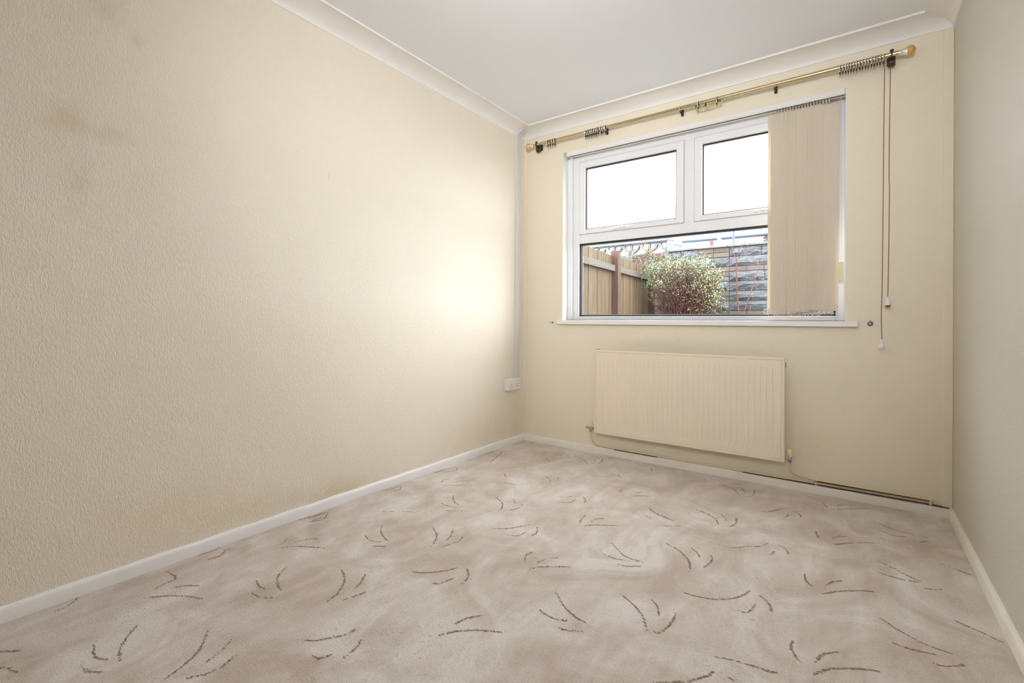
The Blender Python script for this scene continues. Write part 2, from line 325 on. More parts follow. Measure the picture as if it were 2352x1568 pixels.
STROKES = [[0.057,-2.657,0.055,-2.613,0.01,-2.566],
[0.183,-2.772,0.207,-2.751,0.226,-2.733],
[0.269,-2.782,0.297,-2.769,0.329,-2.759],
[0.336,-2.604,0.387,-2.622,0.432,-2.623,0.46,-2.606],
[0.424,-2.658,0.472,-2.651,0.493,-2.637,0.512,-2.621],
[0.335,-2.5,0.378,-2.54,0.432,-2.574,0.498,-2.593],
[0.533,-2.395,0.608,-2.444,0.645,-2.499,0.663,-2.554],
[0.637,-2.375,0.667,-2.417,0.681,-2.459],
[0.713,-2.394,0.731,-2.443,0.722,-2.484,0.697,-2.516],
[0.194,-2.453,0.248,-2.396,0.305,-2.362,0.36,-2.339],
[0.204,-2.386,0.213,-2.353,0.26,-2.313],
[0.17,-2.42,0.15,-2.387,0.141,-2.344,0.048,-2.347],
[0.015,-2.247,0.028,-2.192,0.014,-2.132],
[0.034,-2.134,0.092,-2.179,0.083,-2.23],
[0.373,-2.066,0.414,-2.124,0.462,-2.151,0.515,-2.166],
[0.552,-1.962,0.63,-2.003,0.678,-2.063,0.696,-2.121],
[0.383,-2.185,0.434,-2.196,0.482,-2.186],
[0.45,-2.23,0.494,-2.226,0.542,-2.196],
[0.216,-1.957,0.231,-1.911,0.267,-1.876],
[0.216,-2.016,0.255,-1.966,0.368,-1.902],
[0.153,-1.942,0.166,-1.96,0.183,-1.982],
[0.007,-1.862,0.036,-1.781,0.054,-1.696],
[0.069,-1.701,0.104,-1.752,0.084,-1.81],
[0.788,-2.268,0.834,-2.238,0.861,-2.201,0.878,-2.181,0.886,-2.127],
[0.877,-2.278,0.906,-2.273,0.921,-2.245],
[0.654,-1.934,0.69,-1.984,0.701,-2.023],
[0.747,-1.995,0.741,-2.033,0.726,-2.077],
[0.367,-1.631,0.434,-1.689,0.499,-1.713,0.526,-1.711],
[0.396,-1.745,0.453,-1.756,0.498,-1.74],
[0.498,-1.787,0.519,-1.769,0.549,-1.75],
[0.559,-1.509,0.646,-1.569,0.694,-1.651],
[0.658,-1.485,0.692,-1.534,0.704,-1.575],
[0.727,-1.499,0.749,-1.537,0.739,-1.588,0.727,-1.63],
[0.781,-1.374,0.846,-1.322,0.898,-1.237],
[0.936,-1.239,0.964,-1.287,0.965,-1.332],
[0.88,-1.38,0.915,-1.36,0.926,-1.305],
[0.377,-1.183,0.432,-1.236,0.486,-1.26],
[0.396,-1.294,0.457,-1.302,0.5,-1.287],
[0.481,-1.349,0.522,-1.327,0.553,-1.3],
[0.568,-1.068,0.64,-1.108,0.681,-1.164,0.69,-1.205],
[0.653,-1.032,0.677,-1.054,0.695,-1.079],
[0.737,-1.061,0.747,-1.115,0.724,-1.168],
[0.251,-1.538,0.272,-1.518,0.299,-1.503],
[0.304,-1.488,0.34,-1.47,0.377,-1.454],
[0.028,-1.798,0.039,-1.757,0.036,-1.691],
[0.049,-1.693,0.08,-1.727,0.082,-1.807],
[0.026,-1.358,0.045,-1.3,0.041,-1.241],
[0.048,-1.245,0.091,-1.295,0.06,-1.333],
[0.029,-1.014,0.039,-0.933,0.062,-0.818],
[0.066,-0.815,0.105,-0.864,0.069,-0.936],
[0.05,-0.34,0.101,-0.416,0.176,-0.631],
[0.004,-0.537,0.023,-0.475,0.03,-0.396],
[0.188,-1.084,0.174,-1.044,0.184,-1.003],
[0.22,-1.117,0.285,-1.059,0.374,-1.002],
[0.244,-1.041,0.262,-0.995,0.284,-0.952],
[0.376,-0.737,0.397,-0.757,0.426,-0.788],
[0.464,-0.861,0.511,-0.865,0.558,-0.855],
[0.394,-0.305,0.456,-0.356,0.49,-0.353],
[0.518,-0.15,0.63,-0.204,0.698,-0.281],
[0.673,-0.141,0.692,-0.171,0.71,-0.209],
[0.722,-0.113,0.737,-0.168,0.743,-0.227],
[0.591,-0.629,0.654,-0.669,0.678,-0.718],
[0.665,-0.609,0.687,-0.628,0.701,-0.651],
[0.884,-0.393,0.929,-0.359,0.973,-0.397],
[0.83,-0.873,0.863,-0.848,0.891,-0.814],
[0.881,-0.928,0.913,-0.904,0.918,-0.848],
[0.932,-0.797,0.962,-0.829,0.977,-0.875],
[1.051,-0.565,1.052,-0.6,1.064,-0.628],
[1.125,-0.639,1.167,-0.603,1.215,-0.573],
[1.132,-0.578,1.147,-0.55,1.162,-0.532],
[1.048,-0.997,1.056,-1.057,1.069,-1.09],
[1.103,-1.049,1.11,-1.006,1.144,-0.97],
[1.093,-1.113,1.138,-1.063,1.249,-0.991],
[1.254,-0.726,1.288,-0.761,1.405,-0.819],
[1.046,-1.442,1.04,-1.478,1.064,-1.528],
[1.104,-1.498,1.12,-1.45,1.15,-1.417],
[1.107,-1.56,1.133,-1.515,1.223,-1.45],
[1.258,-1.178,1.314,-1.228,1.359,-1.258,1.438,-1.259],
[1.271,-1.289,1.317,-1.296,1.368,-1.288],
[1.354,-1.328,1.381,-1.326,1.436,-1.288],
[0.773,-1.822,0.821,-1.798,0.869,-1.742,0.891,-1.694],
[0.922,-1.689,0.96,-1.728,0.974,-1.774],
[0.882,-1.83,0.909,-1.822,0.925,-1.76],
[1.254,-1.621,1.318,-1.674,1.374,-1.703,1.421,-1.711],
[1.264,-1.739,1.317,-1.75,1.375,-1.736],
[1.355,-1.778,1.387,-1.777,1.437,-1.743],
[1.442,-1.506,1.496,-1.537,1.541,-1.575,1.579,-1.636],
[1.098,-2.019,1.12,-1.984,1.159,-1.944,1.21,-1.911,1.25,-1.892],
[1.102,-1.95,1.116,-1.902,1.146,-1.866],
[0.934,-2.157,0.951,-2.185,0.961,-2.242],
[1.043,-0.104,1.057,-0.137,1.072,-0.169],
[1.456,-0.155,1.534,-0.202,1.587,-0.292],
[1.56,-0.148,1.581,-0.184,1.601,-0.234],
[1.633,-0.144,1.64,-0.237,1.618,-0.285],
[1.253,-0.73,1.317,-0.788,1.406,-0.809],
[1.274,-0.833,1.291,-0.84,1.308,-0.845],
[1.378,-0.895,1.411,-0.877,1.442,-0.851],
[1.448,-0.613,1.54,-0.661,1.58,-0.738],
[1.557,-0.598,1.579,-0.631,1.599,-0.67],
[1.626,-0.597,1.637,-0.673,1.622,-0.729],
[1.702,-0.464,1.755,-0.411,1.791,-0.33],
[1.823,-0.347,1.863,-0.383,1.871,-0.435],
[1.822,-0.413,1.814,-0.444,1.803,-0.47],
[1.942,-0.133,1.951,-0.17,1.967,-0.2],
[2.001,-0.146,2.023,-0.119,2.044,-0.101],
[1.982,-0.216,2.045,-0.169,2.136,-0.088],
[1.936,-0.552,1.946,-0.608,1.962,-0.626],
[1.998,-0.593,2.012,-0.558,2.046,-0.533],
[1.997,-0.664,2.05,-0.604,2.097,-0.565,2.156,-0.528],
[2.142,-0.267,2.206,-0.319,2.268,-0.338,2.333,-0.341],
[2.143,-0.354,2.202,-0.397,2.267,-0.38],
[2.273,-0.415,2.299,-0.406,2.324,-0.384],
[1.445,-1.054,1.513,-1.09,1.563,-1.148,1.585,-1.211],
[1.541,-1.033,1.573,-1.064,1.588,-1.096],
[1.619,-1.047,1.633,-1.096,1.618,-1.174],
[1.665,-0.942,1.72,-0.886,1.76,-0.853,1.787,-0.795],
[1.819,-0.791,1.849,-0.814,1.864,-0.866],
[1.814,-0.859,1.812,-0.887,1.805,-0.91],
[2.137,-0.707,2.176,-0.736,2.224,-0.777,2.269,-0.811],
[2.147,-0.819,2.206,-0.827,2.269,-0.815],
[2.265,-0.859,2.294,-0.844,2.319,-0.824],
[2.334,-0.595,2.375,-0.62,2.424,-0.644],
[1.929,-0.987,1.935,-1.04,1.961,-1.074],
[1.993,-1.04,2.014,-0.99,2.046,-0.963],
[1.988,-1.102,2.031,-1.052,2.098,-0.999,2.146,-0.979],
[1.596,-1.372,1.653,-1.368,1.703,-1.349,1.758,-1.297,1.788,-1.224],
[1.814,-1.237,1.847,-1.268,1.864,-1.319],
[1.777,-1.372,1.803,-1.364,1.816,-1.302],
[1.533,-1.475,1.562,-1.501,1.586,-1.551],
[1.618,-1.491,1.627,-1.547,1.612,-1.624,1.596,-1.631],
[2.134,-1.148,2.181,-1.192,2.233,-1.225,2.293,-1.234],
[2.156,-1.272,2.199,-1.277,2.263,-1.265],
[2.244,-1.312,2.268,-1.31,2.319,-1.267],
[2.322,-1.031,2.371,-1.057,2.429,-1.09],
[1.932,-1.432,1.931,-1.469,1.947,-1.509,1.964,-1.521],
[1.99,-1.494,2.006,-1.444,2.043,-1.409],
[1.986,-1.555,2.015,-1.511,2.052,-1.478,2.094,-1.452,2.146,-1.427],
[1.768,-1.632,1.83,-1.615,1.884,-1.608,1.923,-1.598],
[1.664,-1.824,1.717,-1.78,1.757,-1.735,1.784,-1.685],
[1.813,-1.69,1.821,-1.695,1.829,-1.7]]
# ------------------------------------------------------------------ room shell
RW, RY, HC, HT = 2.4445, -3.9, 2.299, 2.36
S = 'structure'
fl = MB().add([(0, RY, 0), (RW, RY, 0), (RW, 0, 0), (0, 0, 0), (0, RY, -0.05), (RW, RY, -0.05), (RW, 0, -0.05), (0, 0, -0.05)],
              [(0, 1, 2, 3), (7, 6, 5, 4), (0, 4, 5, 1), (1, 5, 6, 2), (2, 6, 7, 3), (3, 7, 4, 0)])
floor = tag(fl.build('floor', m_carpet), 'beige patterned carpet covering the whole floor', 'floor', kind=S)
tag(B((-0.1, RY-0.1, HT), (RW+0.1, 0.25, HT+0.12)).build('ceiling', m_ceiling), 'plain white painted ceiling', 'ceiling', kind=S)
tag(B((-0.1, RY-0.1, -0.05), (0, 0.25, HT)).build('wall_left', m_wall_left), 'long left wall in cream ridged wallpaper', 'wall', kind=S)
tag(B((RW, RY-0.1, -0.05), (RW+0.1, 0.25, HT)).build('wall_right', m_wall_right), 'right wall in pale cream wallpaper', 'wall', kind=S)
OX0, OX1, OZ0, OZ1 = 0.342, 2.031, 0.919, 2.137
wb = MB(); xs = [0, OX0, OX1, RW]; zs = [-0.05, OZ0, OZ1, HT]
for (a, b, c, d) in ((0, OX0, -0.05, HT), (OX1, RW, -0.05, HT), (OX0, OX1, -0.05, OZ0), (OX0, OX1, OZ1, HT)):
    wb.box((a, 0, c), (b, 0.25, d))
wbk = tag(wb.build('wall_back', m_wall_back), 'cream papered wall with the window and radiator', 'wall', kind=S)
wr = MB()   # unseen wall behind the camera, browned to cut bounce light, with an open doorway
for (a, b, c, d) in ((0, 0.85, 0, HT), (1.75, RW, 0, HT), (0.85, 1.75, 2.05, HT)): wr.box((a, RY-0.1, c), (b, RY, d))
tag(wr.build('wall_rear', m_rear), 'unseen wall behind the viewer, browned to cut bounce, with an open doorway', 'wall', kind=S)
m_hall = mat('hall_wall', rgb(150, 130, 104), 0.7)  # unseen hall wall, browned as well to reduce bounce light
tag(B((0.3, RY-0.32, -0.05), (2.3, RY-0.22, HT)).build('wall_hall', m_hall), 'hall wall beyond the doorway', 'wall', kind=S)

# coving with a small bead at the ceiling
def cove_profile():
    p = [(0.0, HC-0.002), (0.005, HC)]
    for i in range(1, 13):
        t = math.pi/2*i/12; p.append((0.108-0.103*math.cos(t), HC+0.050*math.sin(t)))
    p += [(0.110, HC+0.0495), (0.115, HC+0.050), (0.115, HC+0.058), (0.115, HT+0.001), (0, HT+0.001)]
    return p
def cove(name, f, label):
    pr = cove_profile(); n = len(pr); m = MB()
    vs = [f(d, z, 0) for d, z in pr]+[f(d, z, 1) for d, z in pr]
    m.add(vs, [(i, (i+1) % n, n+(i+1) % n, n+i) for i in range(n)]+[tuple(range(n)), tuple(range(n, 2*n))[::-1]])
    return tag(m.build(name, m_cove, smooth=True), label, 'coving', kind=S)
cove('trim_1', lambda d, z, e: (d, RY if e == 0 else -d, z), 'white plaster coving along the top of the left wall')
cove('trim_2', lambda d, z, e: (d if e == 0 else RW-d, -d, z), 'white plaster coving above the curtain pole')
cove('trim_3', lambda d, z, e: (RW-d, RY if e == 0 else -d, z), 'white plaster coving along the top of the right wall')
# narrow papered strip in the right corner and lapped paper edge in the left corner
tag(B((2.408, -0.010, 0.046), (RW, 0.0, HC)).build('trim_4', m_wall_back, bevel=0.003), 'narrow papered boxing strip in the right corner', 'trim', kind=S)
tag(B((0.0, -0.0015, 0.046), (0.036, 0.0, HC)).build('trim_5', m_wall_back), 'overlapping wallpaper edge in the left corner', 'trim', kind=S)

def base_prof(): return [(0, 0), (0.015, 0), (0.0155, 0.036), (0.0125, 0.0435), (0.007, 0.0475), (0, 0.048)]
def skirting(name, f, label, mt):
    pr = base_prof(); n = len(pr); m = MB(); N = 60
    vs = []
    for k in range(N+1):
        for i, (d, z) in enumerate(pr):
            vs.append(f(d, z + (0.0012*math.sin(k*1.7+i)+R.uniform(-0.0008, 0.0008) if i > 2 else 0), k/N))
    m.add(vs, [(k*n+i, k*n+(i+1) % n, (k+1)*n+(i+1) % n, (k+1)*n+i) for k in range(N) for i in range(n)]+[tuple(range(n)), tuple(range(N*n, N*n+n))[::-1]])
    return tag(m.build(name, mt, smooth=True), label, 'skirting', kind=S)
lerp = lambda a, b, t: a+(b-a)*t
skirting('baseboard_left', lambda d, z, e: (d, lerp(RY, -d, e), z), 'low white skirting along the left wall', m_gloss)
skirting('baseboard_back', lambda d, z, e: (lerp(d, RW-d, e), -d, z), 'low cream white skirting under the radiator', m_gloss_old)
skirting('baseboard_right', lambda d, z, e: (RW-d, lerp(RY, -d, e), z), 'low scuffed skirting along the right wall', m_gloss_old)

# ------------------------------------------------------------------ window
win = thing('window_1', (OX0, 0.09, OZ0), 'white plastic window with two top lights over one wide pane', 'window', kind=S)
fy0, fy1 = 0.090, 0.150
F = MB()
xL, xR, zB, zT = 0.345, 2.030, 0.921, 2.136
gx0, gx1, gz0, gz1 = 0.430, 1.986, 0.947, 1.478    # bottom pane opening
sx = ((0.434, 1.180), (1.247, 1.983)); sz0, sz1 = 1.545, 2.070
F.box((xL, fy0, zB), (gx0, fy1, zT)); F.box((gx1, fy0, zB), (xR, fy1, zT))
F.box((gx0, fy0, zB), (gx1, fy1, gz0)); F.box((gx0, fy0, gz1), (gx1, fy1, sz0+0.004)); F.box((gx0, fy0, sz1-0.004), (gx1, fy1, zT))
F.box((sx[0][1]-0.004, fy0, sz0), (sx[1][0]+0.004, fy1, sz1))
F.build('frame', m_upvc, win, bevel=0.003)
# chamfered glazing bead round the bottom pane
def bead(x0, x1, z0, z1, w, ya, yb, mt, par, name='glazing_bead'):
    m = MB()
    o = [(x0, z0), (x1, z0), (x1, z1), (x0, z1)]; i_ = [(x0+w, z0+w), (x1-w, z0+w), (x1-w, z1-w), (x0+w, z1-w)]
    vs = [(x, ya, z) for x, z in o]+[(x, yb, z) for x, z in i_]+[(x, 0.14, z) for x, z in i_]+[(x, 0.14, z) for x, z in o]
    fs = []
    for k in range(4):
        k2 = (k+1) % 4
        fs += [(k, k2, 4+k2, 4+k), (4+k, 4+k2, 8+k2, 8+k), (8+k, 8+k2, 12+k2, 12+k), (12+k, 12+k2, k2, k)]
    m.add(vs, fs); return m.build(name, mt, par)
bead(gx0-0.016, gx1+0.016, gz0-0.016, gz1+0.016, 0.016, 0.0892, 0.102, m_upvc, win)
def ring_box(x0, x1, z0, z1, w, ya, yb, mt, par, name):
    m = MB(); m.box((x0, ya, z0), (x0+w, yb, z1)); m.box((x1-w, ya, z0), (x1, yb, z1)); m.box((x0+w, ya, z0), (x1-w, yb, z0+w)); m.box((x0+w, ya, z1-w), (x1-w, yb, z1)); return m.build(name, mt, par)
ring_box(gx0, gx1, gz0, gz1, 0.008, 0.100, 0.118, m_gasket, win, 'gasket')
B((gx0+0.002, 0.118, gz0+0.002), (gx1-0.002, 0.122, gz1-0.002)).build('pane', m_glass, win)
ring_box(gx0+0.003, gx1-0.003, gz0+0.003, gz1-0.003, 0.011, 0.1225, 0.128, m_upvc_grey, win, 'spacer_bar')
# mitre joint lines at the corners of the bottom frame
for (xa, za, xb, zb) in ((0.352, 0.925, 0.414, 0.931), (2.022, 0.925, 2.002, 0.931)):
    pass
for (a, b) in sx:
    sash = MB(); w = 0.046
    sash.box((a, 0.080, sz0), (a+w, 0.135, sz1)); sash.box((b-w, 0.080, sz0), (b, 0.135, sz1))
    sash.box((a+w, 0.080, sz0), (b-w, 0.135, sz0+w-0.014)); sash.box((a+w, 0.080, sz1-w), (b-w, 0.135, sz1))
    cs = sash.build('casement', m_upvc, win, bevel=0.003)
    ga, gb, gc, gd = a+w, b-w, sz0+w-0.014, sz1-w
    bead(ga-0.012, gb+0.012, gc-0.012, gd+0.012, 0.014, 0.0793, 0.094, m_upvc, cs)
    ring_box(ga+0.001, gb-0.001, gc+0.001, gd-0.001, 0.006, 0.093, 0.108, m_gasket, cs, 'gasket')
    B((ga, 0.108, gc), (gb, 0.112, gd)).build('pane', m_glass, cs)
    ring_box(a-0.003, b+0.003, sz0-0.003, sz1+0.003, 0.003, 0.086, 0.0899, m_upvc_grey, cs, 'seal_line')
def handle(x, z, dirn):
    # espagnolette handle: oval plate on the sash, keyhole, blade lying along the rail
    h = MB()
    h.lathe((x, 0.080, z), (0, -1, 0), [(0, 0.011), (0.006, 0.011), (0.014, 0.009), (0.017, 0.006)], 16)
    h.tube([(x+dirn*0.004, 0.062, z+0.001), (x-dirn*0.03, 0.058, z-0.001), (x-dirn*0.075, 0.060, z-0.005), (x-dirn*0.10, 0.064, z-0.006)], [0.009, 0.0085, 0.006, 0.004], 10)
    h.tube([(x+dirn*0.018, 0.076, z-0.001), (x+dirn*0.045, 0.076, z-0.002)], [0.008, 0.008], 8)
    o = h.build('handle', m_plastic, win, smooth=True)
    MB().lathe((x-dirn*0.004, 0.0535, z+0.001), (0, 1, 0), [(0, 0.0035), (0.003, 0.0035)], 12).build('keyhole', m_black, o)
handle(0.802, 1.560, 1); handle(1.632, 1.562, -1)
# white lining of the opening and trim where it meets the frame
rv = MB(); rv.box((OX0-0.0005, 0.001, OZ0), (OX0+0.0025, 0.09, OZ1)); rv.box((OX1-0.0025, 0.001, OZ0), (OX1+0.0005, 0.09, OZ1)); rv.box((OX0, 0.001, OZ1-0.0025), (OX1, 0.09, OZ1+0.0005))
rv.build('reveal_lining', m_reveal, win)
B((OX0+0.0025, 0.070, OZ0), (OX0+0.040, 0.0899, OZ1-0.003)).build('cover_strip', m_upvc, win, bevel=0.004)
es = MB(); es.add([(OX0, 0.15, 0.938), (OX1, 0.15, 0.938), (OX1, 0.29, 0.925), (OX0, 0.29, 0.925), (OX0, 0.15, 0.905), (OX1, 0.15, 0.905), (OX1, 0.29, 0.895), (OX0, 0.29, 0.895)],
       [(0, 1, 2, 3), (7, 6, 5, 4), (0, 4, 5, 1), (1, 5, 6, 2), (2, 6, 7, 3), (3, 7, 4, 0)])
es.build('outer_sill', m_upvc, win)
tag(B((0.311, -0.032, 0.890), (2.083, 0.0895, 0.919)).build('window_sill', m_gloss, bevel=0.003), 'long white painted window board below the window', 'window sill', kind=S)

# ------------------------------------------------------------------ vertical blind
bl = thing('vertical_blind', (1.2, 0.03, 2.12), 'cream vertical blind drawn into a stack at right of the window', 'blind')
hr = MB(); hr.box((0.372, 0.004, 2.112), (2.027, 0.046, 2.135)); hr.box((0.372, 0.004, 2.104), (2.027, 0.016, 2.112)); hr.box((0.372, 0.034, 2.104), (2.027, 0.046, 2.112))
hr.build('headrail', m_plastic, bl, bevel=0.0015)
B((0.378, 0.017, 2.108), (2.02, 0.033, 2.1118)).build('track_slot', m_black, bl)
for x in (0.366, 2.024): B((x, 0.001, 2.100), (x+0.007, 0.049, 2.136)).build('end_cap', m_grey_plastic, bl, bevel=0.002)
def vane_mesh(w=0.089, zt=2.088, zb=0.985):
    m = MB(); n = 6; h = 12; vs = []
    for j in range(h+1):
        z = zt+(zb-zt)*j/h
        for i in range(n+1):
            u = -w/2+w*i/n; bow = 0.003*math.cos(math.pi*u/w)
            vs.append((u, -bow, z))
    k = len(vs); vs += [(x, y+0.0007, z) for x, y, z in vs]
    fs = [(j*(n+1)+i, j*(n+1)+i+1, (j+1)*(n+1)+i+1, (j+1)*(n+1)+i) for j in range(h) for i in range(n)]
    fs += [tuple(k+q for q in f[::-1]) for f in fs]
    m.add(vs, fs); return m
VN = 19
for i in range(VN):
    x = 1.7055+0.01395*i; ang = math.radians(27+R.uniform(-4, 4) - (10 if i == VN-1 else 0)); drop = -0.026+0.024*max(0, min(1, (i-6)/8))+R.uniform(-0.004, 0.004)
    me = vane_mesh(zb=0.983+drop)
    ca, sa = math.cos(ang), math.sin(ang)
    me.v = [(x+vx*ca-vy*sa, 0.046+vx*sa+vy*ca, vz) for vx, vy, vz in me.v]
    v = me.build('vane', m_vane, bl, smooth=True, fix=False)
    b = MB(); b.box((-0.0425, -0.0022, 0), (0.0425, 0.0022, 0.032))
    b.v = [(x+vx*ca-vy*sa, 0.0445+vx*sa+vy*ca, vz+0.979+drop) for vx, vy, vz in b.v]
    b.build('bottom_weight', m_vane, v, bevel=0.001)
    # slack link chain hooked between the weights
    for sgn in (-1, 1):
        pts = []
        for q in range(7):
            t = q/6; px = x+sgn*0.036*ca+0.014*t+R.uniform(-0.002, 0.002); py = 0.040+sgn*0.036*sa
            pts.append((px, py-0.004, 0.985+drop-0.010-0.016*math.sin(math.pi*t)+R.uniform(-0.002, 0.002)))
        MB().tube(pts, 0.0009, 5).build('link_chain', m_plastic, v, smooth=True)
    c = MB(); c.box((x-0.0022, 0.020, 2.094), (x+0.0022, 0.032, 2.110)); c.box((x-0.0035, 0.027, 2.084), (x+0.0035, 0.031, 2.096))
    c.build('carrier', m_grey_plastic, bl, bevel=0.001)
for sgn, r in ((0, 0.012), (1, 0.017)):
    MB().torus((1.663, 0.025+0.006*sgn, 0.972), r, 0.0008, 'y', 16, 5).build('link_chain_loop', m_plastic, bl, smooth=True)
ck = MB(); ck.tube([(2.004, 0.03, 2.105), (2.003, 0.03, 1.6), (2.006, 0.03, 1.228)], 0.0006, 5); ck.tube([(2.012, 0.03, 2.105), (2.013, 0.03, 1.6), (2.015, 0.03, 1.228)], 0.0006, 5)
ck.build('control_cord', m_plastic, bl)
B((1.999, 0.022, 1.131), (2.021, 0.038, 1.230)).build('cord_weight', m_cream_plastic, bl, bevel=0.002)

# ------------------------------------------------------------------ curtain pole
RYp, RZ = -0.06, 2.2173
qx = lambda x: 2.0745+(x-2.0745)*1.0103
pole = thing('curtain_pole', (1.2, RYp, RZ), 'long brass curtain pole fixed above the window', 'curtain pole')
MB().tube([(qx(0.13), RYp, RZ), (qx(1.30), RYp, RZ)], 0.0105, 20).build('rod', m_brass, pole, smooth=True)
MB().tube([(qx(1.19), RYp, RZ), (qx(2.245), RYp, RZ)], 0.0118, 20).build('rod', m_brass, pole, smooth=True)
fp = [(0, 0.011), (0.006, 0.012), (0.010, 0.016), (0.014, 0.016), (0.016, 0.011), (0.022, 0.011)]
MB().lathe((qx(0.145), RYp, RZ), (-1, 0, 0), fp, 24).build('collar', m_brass_pale, pole, smooth=True)
ball = [(0.0, 0.010)]+[(0.024-0.024*math.cos(math.pi*k/12)+0.001, max(0.0015, 0.0235*math.sin(math.pi*k/12))) for k in range(2, 13)]
MB().lathe((qx(0.126), RYp, RZ), (-1, 0, 0), ball, 24).build('finial', m_ball, pole, smooth=True)
MB().lathe((qx(2.238), RYp, RZ), (1, 0, 0), [(0, 0.012), (0.004, 0.0125), (0.018, 0.0145), (0.028, 0.020), (0.031, 0.0225), (0.034, 0.020)], 24).build('collar', m_brass_pale, pole, smooth=True)
MB().lathe((qx(2.271), RYp, RZ), (1, 0, 0), [(0, 0.020), (0.006, 0.0225), (0.014, 0.0215), (0.022, 0.016), (0.028, 0.008), (0.030, 0.002)], 24).build('finial', m_amber, pole, smooth=True)
def bracket(x, big=False):
    b = MB(); w = 0.008 if not big else 0.011
    b.box((x-w, -0.004, RZ-0.028), (x+w, 0.0, RZ+0.022))
    b.box((x-w*0.8, RYp+0.008, RZ-0.015), (x+w*0.8, -0.003, RZ-0.009)); b.box((x-0.002, -0.035, RZ-0.022), (x+0.002, -0.004, RZ-0.012))
    br = b.build('bracket', m_bronze, pole, bevel=0.0015)
    MB().torus((x, RYp, RZ), 0.0132, 0.0022, 'x', 24, 8).build('clip', m_grey_plastic, br, smooth=True)
for x in (0.705, 1.205, 1.712): bracket(qx(x))
def pulley(x, arm):
    b = MB(); b.box((x-0.017, -0.004, RZ-0.030), (x+0.017, 0.0, RZ+0.022)); b.box((x-0.013, RYp+0.012, RZ-0.020), (x+0.013, -0.003, RZ-0.008))
    b.lathe((x-0.014, -0.036, RZ-0.030), (1, 0, 0), [(0, 0.016), (0.003, 0.019), (0.025, 0.019), (0.028, 0.016)], 20)
    br = b.build('bracket', m_bronze, pole, smooth=False, bevel=0.001)
    MB().torus((x, RYp, RZ), 0.0138, 0.003, 'x', 24, 8).build('clip', m_bronze, br, smooth=True)
    MB().lathe((x, RYp-0.004, RZ+0.012), (0, -0.3, 1), [(0, 0.006), (0.004, 0.0085), (0.010, 0.008), (0.012, 0.004)], 14).build('screw_knob', m_bronze, br, smooth=True)
    if arm: MB().tube([(x, RYp-0.01, RZ-0.013), (x+0.045, RYp-0.01, RZ-0.013)], 0.0022, 8).build('hook_arm', m_bronze, br)
pulley(qx(0.172), True); pulley(qx(2.211), False)
# overlap carrier hanging under the middle of the pole
oc = MB(); ys = (RYp-0.004, RYp+0.002); zo = 0.0125
for a_ in ((1.305, 2.166, 1.40, 2.176), (1.302, 2.166, 1.308, 2.194), (1.40, 2.171, 1.445, 2.180), (1.440, 2.173, 1.446, 2.196), (1.360, 2.172, 1.372, 2.194)): oc.box((qx(a_[0]), ys[0], a_[1]+zo), (qx(a_[2]), ys[1], a_[3]+zo))
oc.build('overlap_arm', m_clear, pole, bevel=0.0015)
for a_ in ((1.352, 2.178, 1.360, 2.192), (1.298, 2.184, 1.304, 2.193), (1.43, 2.186, 1.437, 2.193)): B((qx(a_[0]), RYp-0.005, a_[1]+zo), (qx(a_[2]), RYp+0.003, a_[3]+zo)).build('arm_slider', m_bronze, pole)

# rings: one built with its hook, the rest copied
def ring_tree():
    t = thing('curtain_ring', (0, 0, 0), '', 'curtain ring')
    MB().torus((0, 0, 0), 0.0184, 0.0029, 'x', 28, 8).build('loop', m_brass_pale, t, smooth=True)
    MB().torus((0.0035, 0, 0), 0.0158, 0.0016, 'x', 24, 6).build('dark_inner_ring', m_bronze, t, smooth=True)  # dark inner torus beside each ring loop
    h = MB(); h.box((-0.0034, -0.004, -0.029), (0.0034, 0.005, -0.019)); h.tube([(0, 0.002, -0.026), (0, 0.006, -0.030), (0, 0.006, -0.037), (0, 0.001, -0.039)], 0.0016, 6)
    h.build('hook_eye', m_bronze, t)
    return t
r0 = ring_tree(); first = [True]
def ring(x, label, group=None, tilt=0.0):
    o = r0 if first[0] else copy_tree(r0); first[0] = False
    o.location = (qx(x), RYp, RZ-0.0045); o.rotation_euler = (R.uniform(-.08, .08), 0, math.radians(tilt)); o['label'] = label
    if 'group' in o: del o['group']
    if group: o['group'] = group
ORD = ['leftmost', 'second', 'third', 'fourth', 'fifth', 'sixth', 'seventh', 'eighth', 'ninth', 'tenth', 'eleventh', 'twelfth', 'thirteenth', 'fourteenth', 'fifteenth', 'rightmost']
def nth(k, n): return 'leftmost' if k == 0 else 'rightmost' if k == n-1 else ORD[k]+' from the left'
for k in range(4): ring(0.270+0.0190*k+R.uniform(-.001, .001), 'brass ring, %s of the four nearest the left end of the pole' % nth(k, 4), 'four curtain rings at the left end', R.uniform(-5, 5))
for k in range(8): ring(0.572+0.0132*k+R.uniform(-.0008, .0008), 'brass ring, %s of the bunch of eight beside a bracket' % nth(k, 8), 'eight bunched curtain rings', R.uniform(-3, 3))
for k in range(3): ring(0.686+0.0125*k+(0.006 if k > 1 else 0), 'brass ring, %s of the close set of three around a bracket' % nth(k, 3), 'three curtain rings at a bracket', R.uniform(-4, 4))
ring(1.313, 'single brass ring at left end of the small overlap arm', None, 4)
ring(1.418, 'single brass ring near right end of the small overlap arm', None, 4)
for k in range(16): ring(2.005+0.0116*k+R.uniform(-.0008, .0008), 'brass ring, %s of the sixteen near the right end of the pole' % nth(k, 16), 'sixteen curtain rings at the right end', R.uniform(-4, 4))

